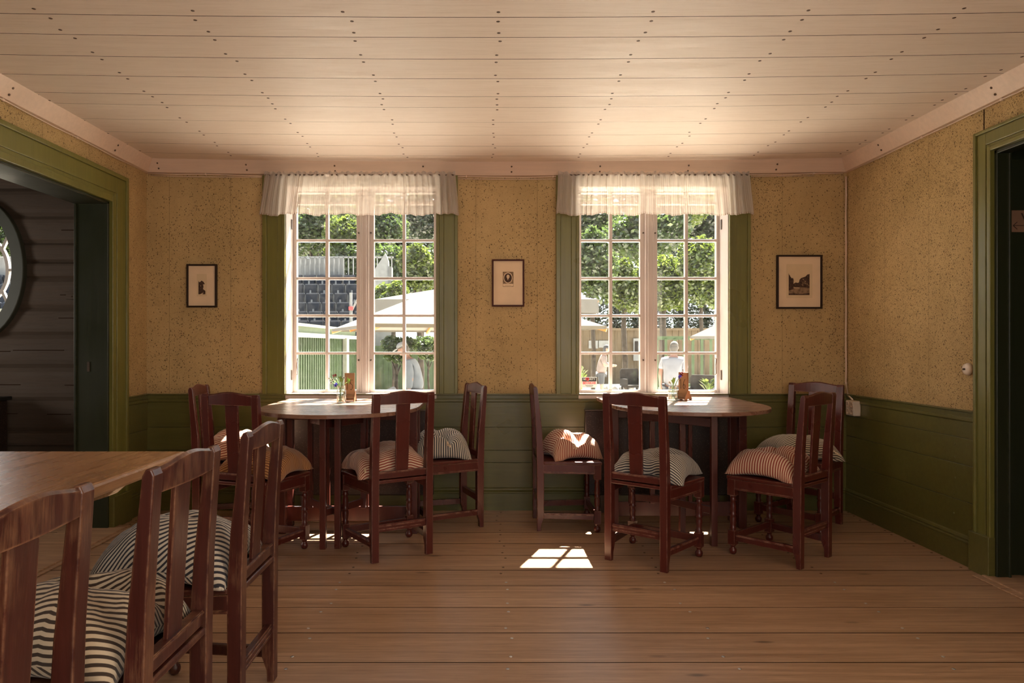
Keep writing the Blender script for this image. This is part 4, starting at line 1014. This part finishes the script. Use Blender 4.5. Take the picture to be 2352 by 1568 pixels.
# left window
tree(905, 700, 20, 55, 60, L, 'bright bushy tree right of the white stair panel', n=4500, sz=.10, seed=12)
tree(965, 620, 17, 55, 62, L, 'lime leaved tree above the big parasol', n=6000, sz=.09, seed=13)
tree(880, 520, 34, 60, 65, Mm, 'green tree in the upper middle of the left window', n=5000, sz=.18, seed=14)
tree(970, 500, 40, 80, 75, D, 'dark blue green tree at upper right of the left window', n=5500, sz=.2, seed=15)
tree(715, 530, 32, 75, 65, Mm, 'olive green tree behind the stand, left', n=6000, sz=.17, seed=16)
tree(800, 560, 30, 60, 75, L, 'yellow green tree behind the railing of the stand', n=6000, sz=.15, seed=17)
tree(640, 560, 30, 60, 60, Mm, 'green tree behind the left end of the railing', n=3500, sz=.17, seed=18)
tree(10, 540, 30, 90, 90, Mm, 'green tree seen through the oval window', n=5500, sz=.16, seed=19)
tree(760, 450, 44, 150, 90, Mm, 'wide distant tree along the top of the left window', n=6000, sz=.28, seed=20)
tree(1190, 560, 35, 110, 130, Mm, 'large green tree standing behind the wall between the windows', n=7000, sz=.2, seed=21)
tree(912, 805, 13, 46, 38, Mm, 'small olive tree with slim stem below the parasol', n=4200, sz=.045, tr=.045, seed=22)
tree(985, 800, 15, 40, 36, Mm, 'leafy shrub behind the man in the pale blue shirt', n=3500, sz=.05, tr=.03, seed=23, cat='shrub', name='shrub')
mb = MB(); rr = random.Random(31)
for i in range(8):
    x, y, z = PX(790+i*36, 640+6*(i % 3), 29); leaves_mesh(mb, x, y, z, 1.0, .7, 1.5, 2200, .15, rr)
mb.build('hedge', Mm, fixn=False, label='tall green hedge behind the stair panel and parasol, left window', cat='hedge')
mb = MB(); rr = random.Random(33)
for i in range(14):
    x, y, z = PX(500+i*90, 520, 56); leaves_mesh(mb, x, y, z, 2.7, 1.0, 4.0, 1700, .42, rr)
mb.build('treeline', D, fixn=False, label='distant dark line of woodland closing the view behind everything', cat='woodland')
# lime plant and climbing leaf near the right window
def plant(px_, py_, Y, h, n, mat, label, name='garden_plant'):
    x, y, z = PX(px_, py_, Y); e = empty(name, (x, y, GZ0), label=label, cat='plant'); mb = MB(); rr = random.Random(int(px_))
    for k in range(n):
        a = rr.uniform(0, 2*pi); L_ = h*rr.uniform(.5, 1); zz = z-GZ0; base = Vector((.03*cos(a), .03*sin(a), zz-h*.6*rr.random())); d = Vector((cos(a)*.6, sin(a)*.6, .8)).normalized()
        s_ = d.cross(Vector((0, 0, 1))).normalized()*L_*.16; mid = base+d*L_*.5; tip = base+d*L_+Vector((0, 0, -.25*L_))
        mb.add([base, mid+s_, tip, mid-s_], [(0, 1, 2, 3)], 0, False, rr.random())
    mb.build('leaves', mat, e, fixn=False)
    mb = MB(); zz = z-GZ0; mb.tube([(0, 0, 0), (.01, 0, zz*.5), (0, 0, zz)], .012, 6); mb.build('stem', M['stem'], e)
plant(1628, 880, 8.5, .16, 34, L, 'lime green leafy plant just outside, lower right of right window')
plant(1335, 855, 6.6, .14, 16, L, 'yellow green leaves peeking in at left edge of the right window')
# green shed along the left
e = empty('shed', (-5.0, 14, GZ0), label='green boarded shed with pale eaves seen low in left window', cat='shed')
mb = MB()
y = 8.0
while y < 19.1:
    mb.box(-3.60, -3.56, y, y+.17, GZ0, 1.30); mb.box(-3.56, -3.54, y+.16, y+.20, GZ0, 1.30); y += .18
local(mb.build('board_wall', M['fencegreen']), e)
mb = MB(); mb.box(-6.2, -3.60, 8.0, 19.2, GZ0, 1.30); local(mb.build('body', M['fencegreen']), e)
mb = MB(); mb.box(-6.4, -3.5, 7.9, 19.3, 1.30, 1.36); mb.box(-3.52, -3.48, 7.9, 19.3, 1.28, 1.37); local(mb.build('fascia', M['paleedge']), e)
mb = MB(); mb.box(-6.2, -3.62, 8.0, 19.2, 1.36, 1.50); local(mb.build('gutter_board', M['palegreen']), e)
mb = MB(); mb.box(-6.4, -3.56, 7.9, 19.3, 1.50, 1.56); local(mb.build('roof', M['paleedge']), e)
mb = MB(); mb.box(-3.54, -3.44, 17.1, 17.4, GZ0, 1.3); local(mb.build('corner_post', M['paleedge']), e)
# green fence beyond the small tree
e = empty('board_fence', (-1.5, 21, GZ0), label='dark green board fence behind the olive tree', cat='fence')
mb = MB(); x = -3.4
while x < .6: mb.box(x, x+.15, 21, 21.03, GZ0, 1.05); mb.box(x+.14, x+.18, 20.98, 21, GZ0, 1.05); x += .17
local(mb.build('boards', M['fencegreen']), e)
mb = MB(); mb.box(-3.4, .6, 20.96, 21.06, 1.05, 1.10); local(mb.build('cap_rail', M['fencegreen']), e)
# beige building wall
e = empty('outbuilding', (7, 30.5, GZ0), label='low beige boarded building beyond the garden', cat='building')
mb = MB(); mb.box(1.0, 12, 30, 30.9, GZ0, 1.75); x = 1.0
while x < 12: mb.box(x, x+.05, 29.97, 30, GZ0, 1.75); x += .28
local(mb.build('wall', M['beige']), e)
mb = MB(); mb.box(.9, 12.1, 29.9, 31.0, 1.75, 1.85); local(mb.build('roof_edge', M['beige']), e)
for (a, b, c, d, lb) in ((1352, 1373, 782, 800, 'left sheet of the notice pair pinned on the beige wall'), (1375, 1397, 782, 798, 'right sheet of the notice pair pinned on the beige wall')):
    p = PX(a, c, 29.96); q = PX(b, d, 29.96); mb = MB(); mb.box(p[0], q[0], 29.92, 29.96, q[2], p[2]); mb.build('notice_sheet', M['whiteout'], label=lb, cat='notice', group='pale notices on the beige building')
p = PX(1455, 777, 29.9); q = PX(1468, 828, 29.9)
e = empty('poster_frame', ((p[0]+q[0])/2, 29.92, q[2]), label='white framed poster on the beige wall near window mullion', cat='poster')
mb = MB(); mb.box(p[0], q[0], 29.88, 29.95, q[2], p[2]); local(mb.build('frame', M['whiteout']), e)
mb = MB(); mb.box(p[0]+.05, q[0]-.05, 29.86, 29.88, q[2]+.3, p[2]-.12); local(mb.build('poster', M['wicker']), e)
# green picket fence, right
e = empty('picket_fence', (7.0, 19, GZ0), label='green picket fence behind the man in the white tee', cat='fence')
xa = (1505-CX)*19/F; xb = (1700-CX)*19/F
mb = MB(); mb.box(xa, xb, 18.97, 19.03, 1.27, 1.37); local(mb.build('top_rail', M['fencegreen']), e)
mb = MB(); mb.box(xa, xb, 18.98, 19.02, -.05, .05); local(mb.build('bottom_rail', M['fencegreen']), e)
k = 0; x = xa
while x < xb:
    mb = MB(); mb.box(x, x+.07, 18.94, 18.97, GZ0+.05, 1.30); local(mb.build('picket', M['fencegreen']), e); x += .25
# stone border, wicker chairs
for i, px_ in enumerate((1392, 1411, 1430, 1449, 1468, 1487, 1600, 1622)):
    x, y, z = PX(px_, 888, 25.0); bm = bmesh.new(); bmesh.ops.create_icosphere(bm, subdivisions=2, radius=1)
    rr = random.Random(i)
    for v in bm.verts: v.co *= 1+.25*noise.noise(v.co*1.5+Vector((i, 0, 0)))
    me = bpy.data.meshes.new('garden_stone'); bm.to_mesh(me); bm.free(); me.materials.append(M['rock'])
    o = bpy.data.objects.new('garden_stone', me); COL.objects.link(o); o.location = (x, y, GZ0+.10); o.scale = (.135, .14, .13); o.rotation_euler = (0, 0, i)
    tag(o, ['first', 'second', 'third', 'fourth', 'fifth', 'sixth', 'seventh', 'eighth'][i]+' pale stone from the left along the flower bed outside', 'stone', 'pale stones edging the flower bed')
def wicker(px_, py_, Y, rz, label):
    x, y, z = PX(px_, py_, Y); e = empty('wicker_chair', (x, y, GZ0), rz, label=label, cat='chair', group='dark wicker garden chairs')
    mb = MB(); mb.box(-.28, .28, -.26, .26, .36, .44); mb.build('seat', M['wicker'], e, bevel=.02)
    mb = MB(); mb.prism([(-.30, .40), (.30, .40), (.33, .86), (.28, .95), (-.28, .95), (-.33, .86)], .24, .30, 'y'); mb.build('backrest', M['wicker'], e, bevel=.01)
    for s in (-1, 1):
        mb = MB(); mb.box(s*.30-.03, s*.30+.03, -.26, .26, .40, .64); mb.build('armrest', M['wicker'], e, bevel=.01)
        for yy in (-.23, .24): mb = MB(); mb.box(s*.26-.02, s*.26+.02, yy-.02, yy+.02, 0, .37); mb.build('leg', M['wicker'], e)
wicker(1453, 870, 22, .2, 'dark wicker garden chair in front of the beige wall')
wicker(1610, 870, 17.5, -.5, 'dark wicker garden chair beside the green picket fence')
# covered furniture, left window
x, y, z = PX(887, 884, 11)
mb = MB(); vs = []
mb.prism([(-.30, 0), (.28, 0), (.24, .50), (.10, .62), (-.20, .52), (-.27, .30)], -.25, .25, 'y'); o = mb.build('furniture_cover', M['concrete'], bevel=.03, label='grey fabric cover draped over garden furniture, lower left window', cat='cover')
o.location = (x, y, GZ0+.0); o.scale = (1, 1, 1.72)
# stand with seats
e = empty('grandstand', (-9, 20, GZ0), label='pale stepped spectator stand holding rows of dark seats', cat='grandstand')
RW = []
mb = MB()
for k in range(7):
    Y = 20.3+.78*k; ytop = 757-21*k; z = CAMZ+(CY-ytop)*Y/F; RW.append((Y, z))
    mb.box(-20.5, -3.7, Y-.30, Y+.48, GZ0, z-.42)
local(mb.build('steps', M['concrete']), e)
so_ = ['first', 'second', 'third', 'fourth', 'fifth', 'sixth', 'seventh', 'eighth', 'ninth', 'tenth']
seat0 = None
for k, (Y, z) in enumerate(RW):
    off = .25*(k % 2); i = 0
    for block, (xa, xb) in enumerate((((-70-CX)*Y/F, (64-CX)*Y/F), (-6.9, -3.9))):
        x = xa+off; i = 0
        while x < xb:
            if seat0 is None:
                seat0 = empty('stadium_seat', (0, 0, 0))
                mb = MB(); mb.prism([(-.21, .13), (.21, .13), (.225, .40), (.20, .43), (-.20, .43), (-.225, .40)], .10, .15, 'y'); bk_ = mb.build('backrest', M['seat_dk'], seat0, bevel=.012)
                mb = MB(); mb.box(-.20, .20, -.02, .02, .06, .40, T=Matrix.Translation((0, .03, 0))); mb.build('folded_seat', M['seat_dk'], seat0, bevel=.012)
                mb = MB(); mb.box(-.05, .05, .085, .10, .345, .36); mb.build('number_plate', M['whiteout'], bk_)
                mb = MB(); mb.box(-.03, .03, .0, .12, 0, .2); mb.build('bracket', M['whiteout'], seat0)
                s_ = seat0
            else: s_ = copy_tree(seat0)
            s_.location = (x, Y, z-.42)
            tag(s_, '%s dark seat from the left in %s row up, %s' % (so_[i], so_[k], 'seen through oval window' if block == 0 else 'stand in left window'), 'seat', 'dark folding seats on the outdoor stand')
            x += .49; i += 1
Yt, zt_ = RW[-1]
e = empty('railing', (-6, Yt+.8, zt_), label='pale metal railing along the top of the stand', cat='railing')
mb = MB(); mb.bar((-20.4, Yt+.6, zt_+.72), (-3.4, Yt+.6, zt_+.72), .06, .06); mb.bar((-20.4, Yt+.6, zt_-.1), (-3.4, Yt+.6, zt_-.1), .05, .05); local(mb.build('handrail', M['whiteout']), e)
mb = MB(); mb.box(-20.4, -5.3, Yt+.75, Yt+.8, GZ0, zt_+.70); local(mb.build('back_panel', M['whiteout']), e)
x = -6.9
while x < -3.4:
    mb = MB(); mb.box(x, x+.035, Yt+.57, Yt+.61, zt_-.42, zt_+.72); local(mb.build('baluster', M['whiteout']), e); x += .18
x = -19.4
while x < -16:
    mb = MB(); mb.box(x, x+.035, Yt+.57, Yt+.61, zt_-.42, zt_+.72); local(mb.build('baluster', M['whiteout']), e); x += .3
# stair panel beside the stand
e = empty('stair_panel', (-3.1, 22, GZ0), label='tall weathered white stair side panel right of the stand', cat='panel')
def xz(px_, py_, Y): p = PX(px_, py_, Y); return (p[0], p[2])
mb = MB(); mb.prism([xz(858, 880, 22), (xz(905, 880, 22)), xz(893, 600, 22), xz(886, 582, 22), xz(858, 625, 22)], 21.9, 22.1, 'y'); local(mb.build('panel', M['whiteout']), e)
mb = MB(); mb.prism([xz(894, 760, 22), xz(901, 760, 22), xz(901, 614, 22), xz(894, 612, 22)], 21.85, 22.15, 'y'); local(mb.build('post', M['concrete']), e)
# aisle handrail with marker
e = empty('aisle_rail', (-4.0, 19.8, GZ0), label='slim white aisle handrail in front of the stand seats', cat='railing')
mb = MB(); a = PX(806, 672, 19.6); mb.bar((a[0], 19.6, GZ0), a, .07, .07); b = PX(818, 690, 19.6); mb.bar(PX(807, 715, 19.6), PX(822, 685, 19.6), .05, .05); local(mb.build('post', M['whiteout']), e)
mb = MB(); a = PX(806, 708, 19.5); mb.box(a[0]-.06, a[0]+.06, a[1]-.02, a[1]+.02, a[2]-.05, a[2]+.05); local(mb.build('marker', M['sticker_r']), e)

# parasols
def parasol(cx_, cy_, half, ze, za, rz, label, flap=.16):
    e = empty('parasol', (cx_, cy_, GZ0), rz, label=label, cat='parasol', group='cream garden parasols')
    ze -= GZ0; za -= GZ0; mb = MB(); th = .012; N = 10
    for side in range(4):
        T = Matrix.Rotation(side*pi/2, 4, 'Z'); vs = []; fs = []
        for i in range(N+1):
            t = i/N; hw = half*t; y = -half*t; z = za+(ze-za)*t
            for j in range(9):
                u = j/4-1; sag = -.05*half*(1-u*u)*t*(1-t)*2; vs.append((hw*u, y, z+sag)); 
        b = len(vs); vs += [(x, y, z-th) for x, y, z in vs]
        for i in range(N):
            for j in range(8):
                a = i*9+j; fs.append((a, a+1, a+10, a+9)); fs.append((b+a, b+a+9, b+a+10, b+a+1))
        mb.add(vs, fs, 0, True, 0, T)
    mb.build('canopy', M['canvas'], e, fixn=False)
    mb = MB()
    for side in range(4): mb.box(-half, half, -half-.006, -half+.006, ze-flap, ze+.003, T=Matrix.Rotation(side*pi/2, 4, 'Z'))
    mb.build('flap', M['canvas'], e)
    for k in range(8):
        a = pi/4*k; L_ = half*(sqrt(2) if k % 2 else 1); mb = MB(); mb.bar((0, 0, za-.08), (L_*cos(a), L_*sin(a), ze-.04), .025, .03); mb.build('rib', M['rib'], e)
    mb = MB(); mb.tube([(0, 0, .05), (0, 0, za+.06)], .035, 12); mb.build('pole', M['rib'], e)
    mb = MB(); mb.lathe([(.32, 0), (.32, .06), (.06, .08), (.05, .25)], n=20); mb.build('base', M['concrete'], e)
parasol(-.29, 7.34, 1.15, 1.325, 1.83, radians(21.1), 'large cream parasol spanning both windows near the house', .03)
xp = (1790-CX)*9.5/F
parasol(4.33, 9.0, 1.14, 1.25, 2.0, pi/4, 'cream parasol whose corner shows at right edge of right window', .03)
parasol(.03, 13, 1.84, 1.88, 2.35, 0, 'farther cream parasol partly hidden behind the large one', .22)

# ------------------------------------------------------------ PEOPLE
def skin_obj(name, mat, pts, edges, radii, parent, root=0, sub=1):
    me = bpy.data.meshes.new(name); me.from_pydata(pts, edges, []); me.materials.append(mat)
    o = bpy.data.objects.new(name, me); COL.objects.link(o); o.parent = parent
    md = o.modifiers.new('skin', 'SKIN'); md.use_smooth_shade = True
    sv = me.skin_vertices[0] if me.skin_vertices else None
    if sv is None:
        bm = bmesh.new(); bm.from_mesh(me); bm.verts.layers.skin.verify(); bm.to_mesh(me); bm.free(); sv = me.skin_vertices[0]
    for i, r in enumerate(radii):
        sv.data[i].radius = r if isinstance(r, tuple) else (r, r); sv.data[i].use_root = (i == root)
    ss = o.modifiers.new('sub', 'SUBSURF'); ss.levels = sub; ss.render_levels = 2
    return o
def ellipsoid(mb, c, r, mi=0, T=None, n=14, zmin=-1.0):
    prof = []; m = 10
    for k in range(m+1):
        a = -pi/2+pi*k/m
        if sin(a) < zmin: continue
        prof.append((max(.0005, cos(a)), sin(a)))
    vs = [(c[0]+p*cos(2*pi*q/n)*r[0], c[1]+p*sin(2*pi*q/n)*r[1], c[2]+z*r[2]) for p, z in prof for q in range(n)]
    fs = []
    for i in range(len(prof)-1):
        for q in range(n): fs.append((i*n+q, i*n+(q+1) % n, (i+1)*n+(q+1) % n, (i+1)*n+q))
    fs += [tuple(range(n-1, -1, -1)), tuple(range((len(prof)-1)*n, len(prof)*n))]
    mb.add(vs, fs, mi, True, 0, T)
def person(px_, Y, H, rz, bend, arms, shirt, sleeve, trousers, short, head, label):
    # faces local -y
    x = (px_-CX)*Y/F; e = empty('person', (x, Y, GZ0), rz, label=label, cat='person'); k = H/1.75; b = bend
    P = {}
    P['pel'] = (0, 0, .95); P['wst'] = (0, -.02*b, 1.08); P['chs'] = (0, -.07*b, 1.30); P['nkb'] = (0, -.12*b, 1.45); P['nk'] = (0, -.15*b, 1.50); P['hd'] = (0, -.19*b-.02, 1.58)
    pts = [P['pel'], P['wst'], P['chs'], P['nkb'], P['nk'], P['hd']]; rad = [(.155, .115), (.145, .115), (.165, .12), (.09, .07), (.055, .055), (.055, .06)]; ed = [(0, 1), (1, 2), (2, 3), (3, 4), (4, 5)]
    def add(p, r, prev): pts.append(p); rad.append(r); ed.append((prev, len(pts)-1)); return len(pts)-1
    idx = {}
    for s, (el, wr) in zip((-1, 1), arms):
        sh = add((s*.17, -.09*b, 1.40), .065, 2); sh = add((s*.205, -.09*b, 1.36), .055, sh); ev = add(el, .042, sh); wv = add(wr, .028, ev)
        d = (Vector(wr)-Vector(el)).normalized(); pm = Vector(wr)+d*.05; pv = add(tuple(pm), (.036, .018), wv); idx[s] = (sh, ev, wv)
        side = d.cross(Vector((0, 1, .2))).normalized()
        for q, L_ in ((-1.5, .06), (-.5, .075), (.5, .08), (1.5, .07)):
            a = pm+side*q*.017+d*.035; a1 = add(tuple(a), .0095, pv); a2 = add(tuple(a+d*L_*.5+Vector((0, -.008, 0))), .009, a1); add(tuple(a+d*L_+Vector((0, -.022, 0))), .008, a2)
        t1 = add(tuple(pm+side*.035-d*.01), .011, pv); add(tuple(pm+side*.05+d*.035), .009, t1)
    for s in (-1, 1):
        h = add((s*.09, 0, .88), .095, 0); kn = add((s*.10, -.02, .50), .058, h); an = add((s*.10, .01, .09), .038, kn); add((s*.105, -.14, .035), (.042, .03), an)
    pts = [tuple(Vector(p)*k) for p in pts]; rad = [tuple(q*k for q in r) if isinstance(r, tuple) else r*k for r in rad]
    skin_obj('body', M['skin'], pts, ed, rad, e)
    # shirt
    sp = [(0, .0, .84), (0, -.02*b, 1.08), (0, -.07*b, 1.30), (0, -.115*b, 1.43)]; sr = [(.185, .15), (.175, .15), (.19, .145), (.11, .09)]; se = [(0, 1), (1, 2), (2, 3)]
    for s, (el, wr) in zip((-1, 1), arms):
        sp.append((s*.19, -.09*b, 1.375)); sr.append(.075); se.append((2, len(sp)-1))
        sp.append(tuple(Vector(sp[-1])*.35+Vector(el)*.65)); sr.append(.066); se.append((len(sp)-2, len(sp)-1))
        if sleeve: sp.append(tuple(Vector(el)*.25+Vector(wr)*.75)); sr.append(.05); se.append((len(sp)-2, len(sp)-1))
    skin_obj('shirt', shirt, [tuple(Vector(p)*k) for p in sp], se, [tuple(q*k*1.14 for q in r) if isinstance(r, tuple) else r*k*1.14 for r in sr], e)
    zz = .52 if short else .12
    tp = [(0, 0, .97)]; trd = [(.17, .13)]; te = []
    for s in (-1, 1):
        tp.append((s*.09, 0, .86)); trd.append(.112); te.append((0, len(tp)-1)); tp.append((s*.10, -.015, zz)); trd.append(.085 if short else .06); te.append((len(tp)-2, len(tp)-1))
    skin_obj('shorts' if short else 'trousers', trousers, [tuple(Vector(p)*k) for p in tp], te, [tuple(q*k for q in r) if isinstance(r, tuple) else r*k for r in trd], e)
    # head
    hc = (0, -.19*b-.03, 1.635); T = Matrix.Scale(k, 4) @ Matrix.Translation(hc) @ Matrix.Rotation(.35*b, 4, 'X')
    mb = MB(); ellipsoid(mb, (0, 0, 0), (.075, .095, .115), 0, T); ellipsoid(mb, (0, -.04, -.06), (.05, .055, .05), 0, T); ellipsoid(mb, (0, -.098, -.01), (.013, .018, .022), 0, T)
    for s in (-1, 1): ellipsoid(mb, (s*.077, .005, -.005), (.01, .018, .028), 0, T)
    for s in (-1, 1): ellipsoid(mb, (s*.028, -.088, .015), (.012, .008, .007), 1, T)
    ellipsoid(mb, (0, -.092, -.052), (.022, .008, .005), 2, T)
    hd_ = mb.build('head', [M['skin'], M['capb'], M['sticker_r']], e)
    mb = MB(); ellipsoid(mb, (0, .012, .018), (.083, .100, .108), 0, T, zmin=-.1); ellipsoid(mb, (0, .035, -.015), (.084, .080, .10), 0, T); mb.build('hair', M['hair'] if head[0] != 'black' else M['capb'], hd_)
    if head[1]:
        mb = MB(); ellipsoid(mb, (0, .0, .04), (.09, .108, .09), 0, T, zmin=.0)
        mb.add([tuple(v) for v in ((-.07, -.09, .045), (.07, -.09, .045), (.055, -.175, .028), (-.055, -.175, .028), (-.07, -.09, .038), (.07, -.09, .038), (.055, -.175, .021), (-.055, -.175, .021))],
               [(0, 1, 2, 3), (7, 6, 5, 4), (0, 4, 5, 1), (1, 5, 6, 2), (2, 6, 7, 3), (3, 7, 4, 0)], 0, False, 0, T)
        mb.build('cap', head[1], hd_)
    return e
hang = lambda s: ((s*.24, .02, 1.10), (s*.25, -.06, .86))
person(955, 12.4, 1.78, -pi/2-.15, 1.1, [((-.22, -.02, 1.12), (-.21, -.08, .86)), ((.22, -.02, 1.12), (.21, -.08, .86))], M['shirt_b'], True, M['shorts'], False, ('grey', M['capw']), 'man in pale blue shirt and white cap looking down, seen through left window')
person(1546, 13.6, 1.80, pi-.45, .5, [hang(-1), hang(1)], M['shirt_w'], False, M['shorts'], True, ('grey', None), 'grey haired man in loose white tee seen from behind, right window')
person(1381, 20.6, 1.72, pi/2-.2, .7, [((-.20, -.10, 1.12), (-.10, -.30, 1.12)), ((.20, -.10, 1.12), (.10, -.30, 1.12))], M['shirt_p'], True, M['shorts'], True, ('black', M['capb']), 'person in pink top, black cap and dark shorts by the beige wall')
